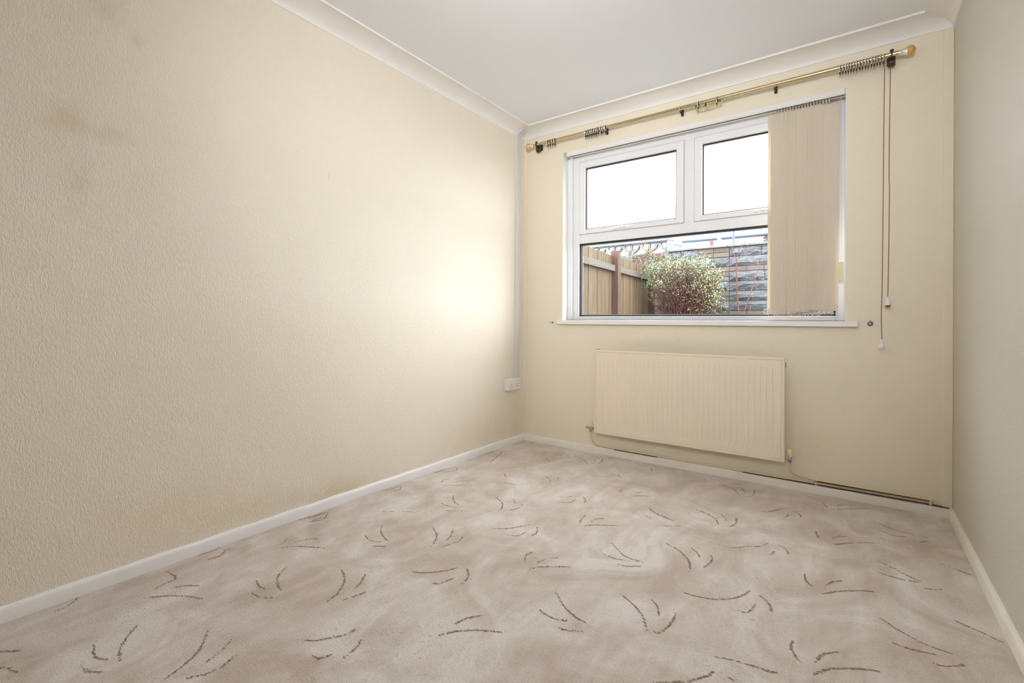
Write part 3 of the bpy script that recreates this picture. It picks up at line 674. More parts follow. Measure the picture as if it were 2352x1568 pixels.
def acorn(z, x, y, par):
    MB().lathe((x, y, z), (0, 0, 1), [(0, 0.0125), (0.004, 0.0132), (0.020, 0.0095), (0.032, 0.0058), (0.040, 0.0042), (0.042, 0.002)], 20).build('acorn', m_plastic, par, smooth=True)
pc = thing('pull_cord', (2.179, -0.045, 0.79), 'longer brown pull cord hanging below sill level, white acorn end', 'cord')
MB().tube([(2.185, -0.085, RZ-0.012), (2.183, -0.075, 1.9), (2.181, -0.07, 1.5), (2.180, -0.07, 1.15), (2.176, -0.07, 0.95), (2.179, -0.045, 0.83)], 0.0016, 8).build('cord', m_cord, pc, smooth=True)
acorn(0.788, 2.179, -0.045, pc)
pc = thing('pull_cord', (2.202, -0.045, 0.99), 'shorter brown pull cord ending above sill level with white acorn', 'cord')
MB().tube([(2.209, -0.045, RZ-0.03), (2.206, -0.045, 1.9), (2.2045, -0.045, 1.62), (2.207, -0.045, 1.58), (2.205, -0.045, 1.3), (2.202, -0.045, 1.035)], 0.0016, 8).build('cord', m_cord, pc, smooth=True)
acorn(0.998, 2.202, -0.045, pc)
MB().lathe((2.202, -0.045, 0.986), (0, 0, 1), [(0, 0.003), (0.004, 0.010), (0.009, 0.011), (0.013, 0.008)], 14).build('wooden_bead', m_cord, pc, smooth=True)

# tie-back hooks
h = MB(); h.lathe((0.262, 0, 0.903), (0, -1, 0), [(0, 0.007), (0.003, 0.007), (0.004, 0.004)], 14); h.tube([(0.262, -0.003, 0.903), (0.262, -0.022, 0.903), (0.250, -0.030, 0.903), (0.244, -0.024, 0.903)], 0.0022, 8)
tag(h.build('tieback_hook', m_screw, smooth=True), 'tiny steel hook in the wall left of the window board', 'hook')
h = MB(); h.lathe((2.134, 0, 0.906), (0, -1, 0), [(0, 0.0125), (0.002, 0.0125), (0.005, 0.009), (0.009, 0.006), (0.016, 0.0055), (0.017, 0.003)], 20); h.tube([(2.134, -0.006, 0.914), (2.134, -0.012, 0.924)], 0.0016, 6)
tag(h.build('tieback_hook', m_screw, smooth=True), 'round steel hook plate in the wall right of the window board', 'hook')

# ------------------------------------------------------------------ radiator
rad = thing('radiator', (1.205, -0.06, 0.158), 'cream fluted panel radiator on the wall below the window', 'radiator')
X0, X1, Z0, Z1, YF = 0.645, 1.767, 0.158, 0.720, -0.090
NCH = 35; fx0, fx1, fz0, fz1 = X0+0.028, X1-0.036, Z0+0.045, Z1-0.048
xs = [X0, X0+0.004, X0+0.012, X0+0.0135, X0+0.0165, X0+0.018]
pitch = (fx1-fx0)/NCH
prof = [(0.0, 0.0), (0.22, 0.0), (0.38, 1.0), (0.62, 1.0), (0.78, 0.0)]
chx = []
for k in range(NCH):
    for u, d in prof: chx.append((fx0+(k+u)*pitch, d))
xcol = [(x, -1) for x in xs]+chx+[(fx1, 0.0)]+[(x, -1) for x in (X1-0.018, X1-0.0165, X1-0.0135, X1-0.012, X1-0.004, X1)]
def edge_h(d):   # rolled rim with a fine groove inside it
    if d <= 0.0001: return 0.004
    if d < 0.0125: return 0.0
    if d < 0.0175: return 0.0045 if 0.013 < d < 0.017 else 0.001
    return 0.0015
zrow = [Z0, Z0+0.004, Z0+0.012, Z0+0.0135, Z0+0.0165, Z0+0.018, fz0, fz0+0.004, fz0+0.022, fz1-0.022, fz1-0.004, fz1, Z1-0.018, Z1-0.0165, Z1-0.0135, Z1-0.012, Z1-0.004, Z1]
vs = []; nx = len(xcol); nz_ = len(zrow)
for z in zrow:
    for x, d in xcol:
        e = edge_h(min(x-X0, X1-x, z-Z0, Z1-z))
        f = 0.0
        if d > 0 and fz0+0.005 < z < fz1-0.005: f = 0.0026
        vs.append((x, YF+e+f, z))
fs = [(j*nx+i, j*nx+i+1, (j+1)*nx+i+1, (j+1)*nx+i) for j in range(nz_-1) for i in range(nx-1)]
m = MB(); m.add(vs, fs)
m.box((X0+0.0005, YF+0.0095, Z0+0.0005), (X1-0.0005, YF+0.018, Z1-0.0005))
for a in (X0, X1-0.004): m.box((a, YF+0.004, Z0), (a+0.004, YF+0.012, Z1))
for a in (Z0, Z1-0.004): m.box((X0, YF+0.004, a), (X1, YF+0.012, a+0.004))
m.build('panel', m_rad, rad, fix=False)
fn = MB()
for k in range(40):
    x = X0+0.05+k*(X1-X0-0.1)/39; fn.box((x, YF+0.018, Z0+0.05), (x+0.001, -0.035, Z1-0.05))
fn.build('convector_fins', m_rad, rad)
for x in (X0+0.16, X1-0.16): B((x-0.015, -0.040, Z0+0.06), (x+0.015, 0.0, Z1-0.03)).build('wall_bracket', m_rad, rad)
B((X0+0.004, YF+0.014, Z1-0.001), (X0+0.030, YF+0.024, Z1+0.003)).build('bracket_lug', m_screw, rad)
B((X1-0.002, YF+0.010, Z1-0.05), (X1+0.005, YF+0.020, Z1-0.024)).build('air_vent', m_screw, rad, bevel=0.001)
def valve(x, z, s_, big):
    v = MB(); v.tube([(x, -0.06, z-0.010), (x, -0.06, z+0.014)], 0.0085, 14)
    v.tube([(x-s_*0.004, -0.06, z), (x+s_*0.022, -0.066, z+0.002)], [0.009, 0.0085], 6)
    v.lathe((x, -0.06, z-0.024), (0, 0, 1), [(0, 0.007), (0.002, 0.010), (0.012, 0.010), (0.014, 0.007)], 6)
    if not big: v.tube([(x-0.004, -0.062, z+0.004), (x-0.034, -0.066, z+0.006)], [0.0075, 0.0065], 12)
    o = v.build('valve', m_chrome, rad, smooth=True)
    r = 0.016 if big else 0.012; hh = 0.038 if big else 0.026
    MB().lathe((x, -0.06, z+0.013), (0, 0, 1), [(0, r*0.9), (0.003, r), (hh-0.002, r*0.96), (hh, r*0.85), (hh, r*0.7), (hh-0.003, r*0.65)], 22).build('valve_cap', m_cream_plastic, o, smooth=True)
valve(0.606, 0.180, 1, False); valve(1.790, 0.180, -1, True)

def arc_path(pts, n=8):
    """Catmull-Rom through the points"""
    P = [Vector(p) for p in pts]; P = [P[0]*2-P[1]]+P+[P[-1]*2-P[-2]]; out = []
    for i in range(1, len(P)-2):
        for k in range(n):
            t = k/n; a, b, c, d = P[i-1:i+3]
            out.append(0.5*((2*b)+(c-a)*t+(2*a-5*b+4*c-d)*t*t+(3*b-a-3*c+d)*t**3))
    out.append(P[-2]); return out
p1 = thing('heating_pipe', (1.0, -0.012, 0.055), 'thin painted pipe looping down from the left radiator valve along the skirting', 'pipe')
low = arc_path([(0.606, -0.060, 0.154), (0.607, -0.050, 0.115), (0.618, -0.030, 0.078), (0.650, -0.014, 0.060), (0.72, -0.012, 0.0555)])+[Vector((1.4, -0.012, 0.054)), Vector((2.40, -0.012, 0.054))]
MB().tube(low, 0.0048, 10).build('pipe', m_pipe, p1, smooth=True)
p2 = thing('heating_pipe', (2.0, -0.012, 0.075), 'thin painted pipe curving from the right radiator valve to the corner', 'pipe')
upp = arc_path([(1.790, -0.060, 0.154), (1.790, -0.050, 0.125), (1.800, -0.030, 0.100), (1.830, -0.014, 0.082), (1.90, -0.012, 0.0745)])+[Vector((2.1, -0.012, 0.0735)), Vector((2.372, -0.012, 0.072))]
MB().tube(upp, 0.0054, 10).build('pipe', m_pipe, p2, smooth=True)
def pclip(x, z, par):
    m = MB(); m.torus((x, -0.012, z), 0.0062, 0.0018, 'x', 14, 6); m.box((x-0.005, -0.016, z-0.008), (x+0.005, -0.001, z-0.005)); m.build('pipe_clip', m_plastic, par)
pclip(1.397, 0.054, p1); pclip(1.905, 0.054, p1); pclip(2.366, 0.054, p1); pclip(1.908, 0.0745, p2); pclip(2.368, 0.072, p2)

# open joint between the paper and the skirting, behind the pipes
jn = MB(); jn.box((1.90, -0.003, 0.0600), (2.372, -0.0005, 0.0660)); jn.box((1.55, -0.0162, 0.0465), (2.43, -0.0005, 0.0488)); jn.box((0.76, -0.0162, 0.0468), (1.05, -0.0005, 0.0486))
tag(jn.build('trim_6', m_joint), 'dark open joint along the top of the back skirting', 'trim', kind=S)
# ------------------------------------------------------------------ socket and trunking on the left wall
so = thing('double_socket', (0, -0.17, 0.445), 'white double power socket low on the left wall by the corner', 'socket')
B((0, -0.243, 0.404), (0.032, -0.098, 0.487)).build('back_box', m_plastic, so, bevel=0.002)
pl = B((0.032, -0.243, 0.404), (0.040, -0.098, 0.487)).build('faceplate', m_plastic, so, bevel=0.003)
for cyy in (-0.206, -0.135):
    for dy, dz, w, h_ in ((0, 0.004, 0.0022, 0.004), (-0.011, -0.013, 0.0032, 0.002), (0.011, -0.013, 0.0032, 0.002)):
        B((0.0398, cyy+dy-w, 0.441+dz-h_), (0.0404, cyy+dy+w, 0.441+dz+h_)).build('pin_slot', m_black, pl)
for cyy in (-0.182, -0.159): B((0.040, cyy-0.007, 0.462), (0.0435, cyy+0.007, 0.480)).build('rocker_switch', m_plastic, pl, bevel=0.001)
for cyy in (-0.229, -0.112): MB().lathe((0.0402, cyy, 0.446), (1, 0, 0), [(0, 0.0028), (0.0006, 0.0028)], 12).build('screw', m_screw, pl)
tr = MB(); pts = [(0.0, 0.487), (0.0, HC)]
prc = [p for p in cove_profile() if 0.004 < p[0] < 0.062]
prof_in = [(0.0, 0.489), (0.0, HC-0.01)]+[(d+0.0, z) for d, z in prc]
outp = [(0.014, 0.489), (0.014, HC-0.012)]+[(d+0.013, z-0.008*min(1, i/2)) for i, (d, z) in enumerate(prc)]
n = len(prof_in); vs = []
for yy in (-0.118, -0.064): vs += [(d, yy, z) for d, z in prof_in]+[(d, yy, z) for d, z in outp]
fs = []
for i in range(n-1):
    fs += [(n+i, n+i+1, 3*n+i+1, 3*n+i), (i, i+1, 2*n+i+1, 2*n+i), (i, i+1, n+i+1, n+i), (2*n+i, 2*n+i+1, 3*n+i+1, 3*n+i)]
fs += [(0, n, 3*n, 2*n), (n-1, 2*n-1, 4*n-1, 3*n-1)]
tr.add(vs, fs)
tag(tr.build('cable_trunking', m_trunk, bevel=0.0015), 'vertical white plastic cable trunking in the left corner, bent over the coving', 'trunking')

# ------------------------------------------------------------------ carpet motif: rows of darker cut tufts
def smooth_path(w, step=0.0032):
    pts = arc_path([(w[i], w[i+1], 0) for i in range(0, len(w), 2)], 10); out = []; acc = 0
    for a, b in zip(pts, pts[1:]):
        L = (b-a).length; d = (b-a).normalized() if L > 0 else Vector((1, 0, 0))
        while acc < L: out.append((a+d*acc, d)); acc += step
        acc -= L
    return out
tf = MB(); rr = random.Random(3)
extra = []
for k in range(16):
    ox, oy, a = rr.uniform(0.25, 2.2), rr.uniform(-3.75, -2.9), rr.uniform(0, 6.28)
    for (L, off, cv) in ((0.28, 0.0, 0.05), (0.20, 0.06, 0.035), (0.12, 0.11, 0.03)):
        q = []
        for t in (-0.5, 0, 0.5):
            u, v_ = L*t, off+cv*(1-4*t*t); q += [ox+u*math.cos(a)-v_*math.sin(a), oy+u*math.sin(a)+v_*math.cos(a)]
        if min(q[::2]) > 0.05 and max(q[::2]) < 2.4 and min(q[1::2]) > -3.85: extra.append(q)
for w in STROKES+extra:
    seq = smooth_path(w); N = len(seq); ph = rr.uniform(0, 6)
    for i, (p, d) in enumerate(seq):
        e = min(i, N-1-i)/max(1, N); fade = min(1, e*6+0.25)
        dens = 0.62+0.38*math.sin(i*0.12+ph)
        if rr.random() > fade*(0.55+0.45*dens): continue
        nrm = Vector((-d.y, d.x, 0)); wd = 0.0030*fade
        for q in range(1 if rr.random() < 0.55 else 2):
            c = p+nrm*rr.gauss(0, wd*0.55); a = rr.uniform(-0.7, 0.7); l = rr.uniform(0.0016, 0.0042); ww = rr.uniform(0.0007, 0.0015)
            ex = Vector((math.cos(a), math.sin(a), 0)); ey = Vector((-ex.y, ex.x, 0)); z = 0.0006+rr.uniform(0, 0.0008)
            if not (0.02 < c.x < RW-0.02 and c.y < -0.02): continue
            b_ = [c-ex*l-ey*ww, c+ex*l-ey*ww, c+ex*l+ey*ww, c-ex*l+ey*ww]; t_ = c+Vector((0, 0, z+0.0006))
            tf.add([(v.x, v.y, z) for v in b_]+[tuple(t_)], [(0, 1, 4), (1, 2, 4), (2, 3, 4), (3, 0, 4)], 0 if rr.random() < 0.6 else 1)
tfo = tf.build('carpet_motif', [m_tuft, m_tuft2], floor, fix=False); tfo['kind'] = 'stuff'; tfo['label'] = 'brown curved motif cut into the carpet pile'

# ------------------------------------------------------------------ garden
tag(B((-12, 0.26, -0.12), (14, 40, -0.02)).build('ground', m_ground), 'garden ground outside the window', 'ground', kind=S)
def fpt(y): return -0.372-0.0607*(y-2.55)
fence = thing('garden_fence', (fpt(2.5), 2.5, 0), 'wooden close-board garden fence with rails and posts, left in the view', 'fence')
def slab(y0, y1, z0, z1, dx0, dx1, name, mt, top=0.0):
    a0, a1 = fpt(y0), fpt(y1)
    vs = [(a0+dx0, y0, z0), (a0+dx1, y0, z0), (a1+dx1, y1, z0), (a1+dx0, y1, z0), (a0+dx0, y0, z1), (a0+dx1, y0, z1), (a1+dx1, y1, z1+top), (a1+dx0, y1, z1+top)]
    m = MB().add(vs, [(0,3,2,1),(4,5,6,7),(0,1,5,4),(1,2,6,5),(2,3,7,6),(3,0,4,7)]); return m.build(name, mt, fence)
y = 0.45; 
while y < 4.02:
    pt = 0.128 if y < 2.45 else 0.090
    if 2.44 < y < 2.56: y = 2.60; continue
    if y+pt > 4.05: break
    slab(y, y+pt-0.009, 0.02, 1.735+R.uniform(-0.006, 0.006), -0.022+R.uniform(-.003, .003), -0.004+R.uniform(-.003, .003), 'board', m_board, R.uniform(-0.004, 0.004))
    slab(y+pt-0.022, y+pt+0.012, 0.02, 1.73, -0.042, -0.026, 'cover_strip', m_post); y += pt
for (a, b) in ((0.45, 2.46), (2.56, 3.97)):
    slab(a, b, 1.53, 1.605, -0.003, 0.040, 'rail', m_railw); slab(a, b, 0.90, 0.985, -0.003, 0.040, 'rail', m_railw); slab(a, b, 0.2, 0.275, -0.003, 0.040, 'rail', m_railw)
for (a, b, zt) in ((2.455, 2.555, 1.785), (3.97, 4.07, 1.66), (0.40, 0.48, 1.8)): slab(a, b, -0.02, zt, -0.02, 0.075, 'post', m_post)

# rear garden wall: rock-faced stones and bricks as single pieces
gw = thing('garden_wall', (0.3, 4.25, 0), 'grey rock-faced stone and brick garden wall across the end of the garden', 'wall')
WY = 4.2; WX0, WX1 = -2.3, 2.6
B((WX0, WY+0.012, -0.02), (WX1, WY+0.22, 1.972)).build('mortar_core', m_mortar, gw)
def stone_var(seed):
    q = random.Random(seed); m = MB(); nx_, nz2 = 6, 3; vs = []
    for j in range(nz2+1):
        for i in range(nx_+1):
            ed = i in (0, nx_) or j in (0, nz2); vs.append((i/nx_-0.5, -(0.1 if ed else q.uniform(0.35, 1.0)), j/nz2-0.5))
    k = len(vs); vs += [(-.5, 0.6, -.5), (.5, 0.6, -.5), (.5, 0.6, .5), (-.5, 0.6, .5)]
    fs = [(j*(nx_+1)+i, j*(nx_+1)+i+1, (j+1)*(nx_+1)+i+1, (j+1)*(nx_+1)+i) for j in range(nz2) for i in range(nx_)]
    fs += [(0, k, k+1, nx_), (nx_*1, k+1, k+2, k-1), (k-1, k+2, k+3, k-1-nx_), (k-1-nx_, k+3, k, 0)]
    me = bpy.data.meshes.new('stone'); me.from_pydata(vs, [], fs); me.materials.append(m_stone)
    b = bmesh.new(); b.from_mesh(me); bmesh.ops.recalc_face_normals(b, faces=b.faces[:]); b.to_mesh(me); b.free(); return me
def brick_mesh(mt):
    me = bpy.data.meshes.new('brick'); b = MB().box((-.5, -.35, -.5), (.5, .6, .5)); me.from_pydata(b.v, [], b.f); me.materials.append(mt); me.update()
    b2 = bmesh.new(); b2.from_mesh(me); bmesh.ops.recalc_face_normals(b2, faces=b2.faces[:]); b2.to_mesh(me); b2.free(); return me
SV = [stone_var(k) for k in range(6)]; BV = [brick_mesh(x) for x in m_brick]
U = 0.0692
def piece(name, me, x0, x1, z0, z1, dep):
    o = bpy.data.objects.new(name, me); C.collection.objects.link(o); o.parent = gw
    o.location = Vector(((x0+x1)/2, WY+0.0, (z0+z1)/2))-ORG[gw.name]; o.scale = (x1-x0-0.005, dep, z1-z0-0.007)
def stone(x0, x1, z0, z1): piece('stone', R.choice(SV), x0, x1, z0, z1, 0.050)
def bricks(x0, x1, z0, z1):
    n_ = max(1, round((x1-x0)/0.215)); w = (x1-x0)/n_
    for k in range(n_): piece('brick', BV[0] if R.random() < 0.55 else BV[1], x0+k*w, x0+(k+1)*w, z0, z1, 0.03)
top = 1.972
xj = 0.625     # joint between the brick piers and the stone panels
segs = []      # alternating column widths either side of the seen joint
edges_l = [WX0, -1.75, -1.30, -0.75, -0.30, 0.20, xj]; edges_r = [xj, 1.40, 1.72, WX1]
rows = [(0, 2, 'b'), (2, 4, 's'), (4, 5, 'B'), (5, 7, 'b'), (7, 9, 's'), (9, 11, 'b'), (11, 13, 's'), (13, 14, 'B'), (14, 16, 'b'), (16, 18, 's')]
rows_r = [(0, 2, 's'), (2, 4, 's'), (4, 5, 'B'), (5, 7, 's'), (7, 9, 's'), (9, 11, 's'), (11, 13, 's'), (13, 14, 'B'), (14, 16, 's'), (16, 18, 's')]
for (a, b, kind) in rows:
    z1, z0 = top-a*U, top-b*U
    for k, (x0, x1) in enumerate(zip(edges_l, edges_l[1:])):
        kk = kind
        if kind == 'b' and k % 2 == 0 and k < 5: kk = 's'
        if kk == 's':
            m_ = (x0+x1)/2+R.uniform(-.05, .05); stone(x0, m_, z0, z1); stone(m_, x1, z0, z1)
        elif kk == 'B': bricks(x0, x1, z0, z1)
        else:
            zm = (z0+z1)/2; bricks(x0, x1, z0, zm); bricks(x0, x1, zm, z1)
for (a, b, kind) in rows_r:
    z1, z0 = top-a*U, top-b*U; x = xj
    if kind == 'B': bricks(xj, WX1, z0, z1); continue
    while x < WX1-0.01:
        w = R.uniform(0.36, 0.62)
        if WX1-x-w < 0.25: w = WX1-x
        stone(x, x+w, z0, z1); x += w
tag_kids = None
B((WX0, WY-0.035, 0.0), (WX1, WY+0.02, top-18*U)).build('plinth', m_concrete, gw)
x = 0.0
while x < WX1:
    w = min(0.6, WX1-x); B((x+0.002, WY-0.045, top), (x+w-0.002, WY+0.24, top+0.030)).build('coping_slab', m_concrete, gw, bevel=0.004); x += w
B((-0.235, WY-0.05, top-0.01), (-0.003, WY+0.24, top+0.014)).build('coping_slab', m_concrete, gw, bevel=0.02)
# pierced screen blocks on the left half
sc = thing('screen_block_wall', (-1.1, WY+0.05, 1.85), 'pierced concrete screen-block parapet above the wall at far left', 'screen wall')
B((-2.3, WY+0.0, 2.148), (-0.19, WY+0.14, 2.192)).build('top_beam', m_concrete, sc, bevel=0.004)
B((-0.262, WY+0.005, 1.83), (-0.197, WY+0.13, 2.148)).build('end_pier', m_concrete, sc)
bs = 0.288
sb = MB(); w = 0.016
for (a, b) in (((-.144, -.144), (-.128, .144)), ((.128, -.144), (.144, .144)), ((-.144, -.144), (.144, -.128)), ((-.144, .128), (.144, .144))): sb.box((a[0], -0.04, a[1]), (b[0], 0.04, b[1]))
for (cx_, cz_, a0) in ((-.144, -.144, 0), (.144, -.144, 90), (.144, .144, 180), (-.144, .144, 270)):
    n_ = 8
    for k in range(n_):
        t0, t1 = math.radians(a0+90*k/n_), math.radians(a0+90*(k+1)/n_)
        vs = []
        for t in (t0, t1):
            for rr_ in (0.100, 0.146):
                for yy in (-0.04, 0.04): vs.append((cx_+rr_*math.cos(t), yy, cz_+rr_*math.sin(t)))
        sb.add(vs, [(0, 1, 3, 2), (4, 6, 7, 5), (0, 4, 5, 1), (2, 3, 7, 6), (0, 2, 6, 4), (1, 5, 7, 3)])
sb.v = [(x-0.41, y+WY+0.07, z+2.148-0.146) for x, y, z in sb.v]
base = sb.build('screen_block', m_concrete, sc, origin=(-0.41, WY+0.07, 2.148-0.146))
for k in range(1, 7):
    o = base.copy(); C.collection.objects.link(o); o.location = base.location+Vector((-0.292*k, 0, 0))

def leaf_cloud(mb, pts, size, ndir=None, mats=(0,), rnd=None):
    for p in pts:
        a = Vector((rnd.gauss(0, 1), rnd.gauss(0, 1), rnd.gauss(0, 1)+0.4)).normalized(); b = a.cross(Vector((rnd.gauss(0, 1), rnd.gauss(0, 1), rnd.gauss(0, 1)))).normalized()
        s_ = size*rnd.uniform(0.6, 1.3); p = Vector(p); n_ = a.cross(b)
        mb.add([p-a*s_, p-b*s_*0.42+n_*s_*0.1, p+a*s_, p+b*s_*0.42+n_*s_*0.1], [(0, 1, 2), (0, 2, 3)], rnd.choice(mats))
# shrub: arching red-brown stems with leaves towards the outside and the top
g = random.Random(11)
sh = thing('shrub', (0.2, 3.55, 0), 'dense leafy shrub with red-brown stems in front of the stone wall', 'shrub')
st = MB(); lf = MB()
for k in range(330):
    bx_, by_ = g.gauss(0.24, 0.16), g.gauss(3.60, 0.08)
    tx, ty = g.uniform(-0.26, 0.66), g.uniform(3.32, 3.92); hgt = 1.74-0.45*((tx-0.15)/0.5)**4*0.6+g.uniform(-0.45, 0.05)
    if tx < -0.12: hgt = min(hgt, 1.72)
    mx_, my_ = lerp(bx_, tx, 0.55)+g.gauss(0, 0.04), lerp(by_, ty, 0.5)
    pts = arc_path([(bx_, by_, 0.0), (lerp(bx_, mx_, .6), by_, hgt*0.4), (mx_, my_, hgt*0.72), (tx, ty, hgt)], 3)
    st.tube(pts, [0.0055-0.004*i/len(pts) for i in range(len(pts))], 4, cap=False)
    for q in range(6):   # side twigs
        i = g.randrange(3, len(pts)-1); p = pts[i]; e = p+Vector((g.gauss(0, .08), g.gauss(0, .07), g.uniform(-0.04, 0.15)))
        st.tube([p, (p+e)/2+Vector((0, 0, .01)), e], [0.0022, 0.0018, 0.0012], 3, cap=False)
        if e.z > hgt*0.72 or g.random() < 0.30 or tx > 0.48: leaf_cloud(lf, [e+Vector((g.gauss(0, .015), g.gauss(0, .015), g.gauss(0, .012))) for _ in range(3)], 0.010, mats=(0, 0, 2), rnd=g)
    tipn = 21
    leaf_cloud(lf, [pts[-1]+Vector((g.gauss(0, .035), g.gauss(0, .035), g.gauss(0, .035))) for _ in range(tipn)], 0.0125, mats=(0, 1, 1, 2), rnd=g)
for k in range(2200):   # tangle of thin dead twigs filling the middle
    p = Vector((g.gauss(0.22, 0.20), g.gauss(3.62, 0.13), g.uniform(0.75, 1.60)))
    if not -0.18 < p.x < 0.62: continue
    e = p+Vector((g.gauss(0, .06), g.gauss(0, .05), g.gauss(0.02, .06)))
    st.tube([p, (p+e)/2+Vector((g.gauss(0, .012), 0, g.gauss(0, .012))), e], [0.0022, 0.002, 0.0012], 3, cap=False)
for k in range(70):   # low leafy shoots at the right foot and over the fence
    cxx, czz = (g.gauss(0.50, 0.10), g.uniform(0.95, 1.45)) if k < 42 else (g.gauss(-0.22, 0.05), g.uniform(1.44, 1.74))
    leaf_cloud(lf, [(cxx+g.gauss(0, .03), 3.42+g.gauss(0, .05), czz+g.gauss(0, .03)) for _ in range(18)], 0.0125, mats=(0, 1, 2), rnd=g)
a = st.build('stems', m_twig, sh, fix=False); a['kind'] = 'stuff'
a = lf.build('leaves', m_leaf, sh, fix=False); a['kind'] = 'stuff'
cl = thing('climbing_plant', (-0.6, 4.1, 1.9), 'pinkish climbing plant sprawling over the pierced concrete blocks', 'climber')
st = MB(); lf = MB()
for k in range(60):
    x = g.uniform(-1.05, -0.12); z = 1.72+g.uniform(0, 0.10)+0.36*max(0, 1-abs(x+0.62)/0.5)*g.random()
    pts = arc_path([(x+g.gauss(0, .1), 4.10, 1.5), (x, 4.095, 1.5+(z-1.5)*.6), (x+g.gauss(0, .06), 4.115, z)], 3)
    st.tube(pts, 0.002, 3, cap=False)
    leaf_cloud(lf, [pts[-1]+Vector((g.gauss(0, .055), g.uniform(-.025, .015), g.gauss(0, .04))) for _ in range(34)], 0.012, mats=(3, 3, 1, 0), rnd=g)
a = st.build('stems', m_twig_pale, cl, fix=False); a['kind'] = 'stuff'
a = lf.build('leaves', m_leaf, cl, fix=False); a['kind'] = 'stuff'
# bare saplings
s1 = thing('sapling', (0.90, 3.4, 0), 'upright bare red-stemmed sapling before the stone wall', 'sapling')
MB().tube([(0.905, 3.4, -0.02), (0.893, 3.4, 1.0), (0.872, 3.4, 1.4), (0.868, 3.4, 1.67)], [0.011, 0.0095, 0.008, 0.007], 8).build('trunk', m_twig, s1, smooth=True)
tw = MB(); tw.tube([(0.868, 3.4, 1.66), (0.840, 3.4, 1.76), (0.815, 3.4, 1.86)], [0.006, .004, .002], 5); tw.tube([(0.868, 3.4, 1.66), (0.93, 3.4, 1.76), (1.01, 3.4, 1.875), (1.07, 3.4, 1.93)], [0.006, .004, .003, .0015], 5)
tw.tube([(0.868, 3.4, 1.68), (0.89, 3.41, 1.79), (0.95, 3.4, 1.90)], [0.004, .003, .0015], 5); tw.tube([(0.93, 3.4, 1.76), (0.93, 3.38, 1.83), (0.915, 3.38, 1.90)], [0.003, .002, .001], 4); tw.tube([(0.965, 3.4, 1.81), (1.01, 3.4, 1.84), (1.06, 3.4, 1.85)], [0.003, .002, .001], 4)
tw.build('twigs', m_twig_pale, s1)
s2 = thing('sapling', (0.93, 3.42, 0), 'slanting thin bare sapling, right of the upright one', 'sapling')
MB().tube([(0.86, 3.42, -0.02), (0.938, 3.42, 1.0), (1.02, 3.42, 1.25), (1.07, 3.42, 1.42), (1.12, 3.42, 1.60)], [0.008, 0.006, 0.006, 0.005, .0045], 6).build('trunk', m_twig_pale, s2, smooth=True)
tw = MB(); tw.tube([(1.12, 3.42, 1.60), (1.16, 3.42, 1.66), (1.21, 3.42, 1.72)], [0.004, .003, .0015], 5); tw.tube([(1.12, 3.42, 1.60), (1.09, 3.42, 1.65), (1.06, 3.42, 1.70)], [0.004, .003, .0015], 5); tw.tube([(1.02, 3.42, 1.0), (1.025, 3.42, 1.12), (1.08, 3.42, 1.30)], [0.004, .003, .0015], 5)
tw.build('twigs', m_twig_pale, s2)

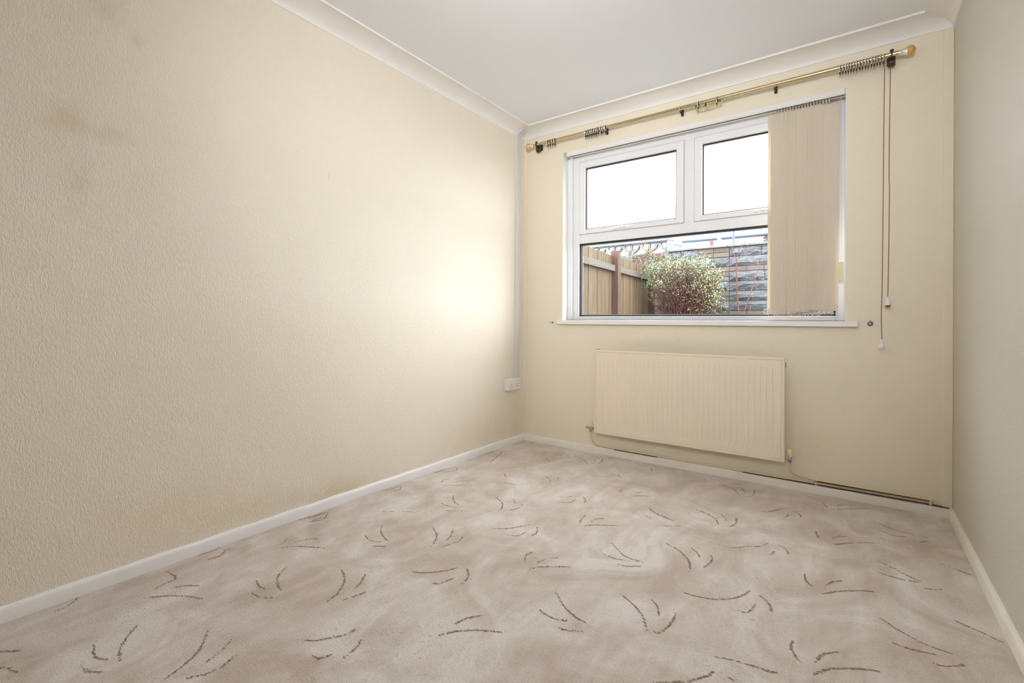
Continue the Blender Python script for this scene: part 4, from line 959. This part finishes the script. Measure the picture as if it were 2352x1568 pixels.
# ------------------------------------------------------------------ houses and lamp post beyond
hs = thing('house', (-2, 24, 0), 'white rendered house with dark eaves line beyond the garden wall', 'house')
B((-5.70, 22.3, -0.1), (6, 29, 5.03)).build('wall', m_render_white, hs)
rf = MB().add([(-5.9, 21.95, 5.13), (6.2, 21.95, 5.13), (6.2, 25.6, 7.0), (-5.9, 25.6, 7.0), (6.2, 29.3, 5.13), (-5.9, 29.3, 5.13)], [(0, 1, 2, 3), (3, 2, 4, 5), (0, 3, 5), (1, 4, 2), (0, 5, 4, 1)])
rf.build('roof', m_roof, hs)
for (a, b) in ((-5.2, -3.50), (-3.32, 6.1)):
    B((a, 21.93, 5.00), (b, 22.0, 5.115)).build('fascia', m_fascia, hs)
    MB().tube([(a, 21.88, 5.06), (b, 21.88, 5.06)], 0.05, 10).build('gutter', m_fascia, hs)
B((-3.49, 21.90, 2.5), (-3.33, 22.28, 5.2)).build('downpipe', m_render_white, hs)
B((-3.92, 22.20, 4.72), (-3.77, 22.31, 4.99)).build('alarm_box', m_red, hs)
bp = MB()
for k in range(22):
    for q in range(4): bp.box((-1.50+0.225*q+(0.1 if k % 2 else 0), 22.10, 3.4+0.075*k), (-1.50+0.225*q+0.21+(0.1 if k % 2 else 0), 22.3, 3.4+0.075*k+0.063))
a = bp.build('brick_pier', m_brick[0], hs); a['kind'] = 'stuff'
for x in (-5.0, -2.6, 0.5, 3.2):
    fr = B((x-0.6, 22.24, 2.9), (x+0.6, 22.32, 4.1)).build('window', m_upvc, hs)
    B((x-0.52, 22.22, 2.98), (x+0.52, 22.25, 4.02)).build('pane', m_glass, fr)
dm = MB().add([(-4.55, 22.6, 5.43), (-3.95, 22.6, 5.43), (-3.95, 23.3, 5.78), (-4.55, 23.3, 5.78), (-4.55, 22.63, 5.50), (-3.95, 22.63, 5.50), (-3.95, 23.25, 5.83), (-4.55, 23.25, 5.83)],
         [(0,3,2,1),(4,5,6,7),(0,1,5,4),(1,2,6,5),(2,3,7,6),(3,0,4,7)]).build('roof_window', m_concrete, hs)
h2 = thing('lean_to', (-6, 20, 0), 'low white outbuilding with downpipe beside the white house', 'outbuilding')
B((-5.75, 21.2, -0.1), (-5.25, 21.8, 4.75)).build('wall', m_render_white, h2)
B((-5.80, 21.15, 4.75), (-5.20, 21.82, 4.83)).build('roof', m_fascia, h2)
MB().tube([(-5.68, 21.12, 4.74), (-5.66, 21.12, 4.6), (-5.60, 21.12, 4.45), (-5.60, 21.12, 0.0)], 0.035, 8).build('downpipe', m_concrete, h2)
lp = thing('lamp_post', (-1.218, 14, 0), 'dark vertical pole standing beyond the garden wall', 'pole')
MB().tube([(-1.20, 14, -0.05), (-1.205, 14, 2.0), (-1.218, 14, 4.05)], [0.05, 0.042, 0.036], 12).build('pole', m_fascia, lp, smooth=True)
B((-1.26, 13.93, 4.03), (-1.17, 14.35, 4.10)).build('lamp_head', m_fascia, lp, bevel=0.01)
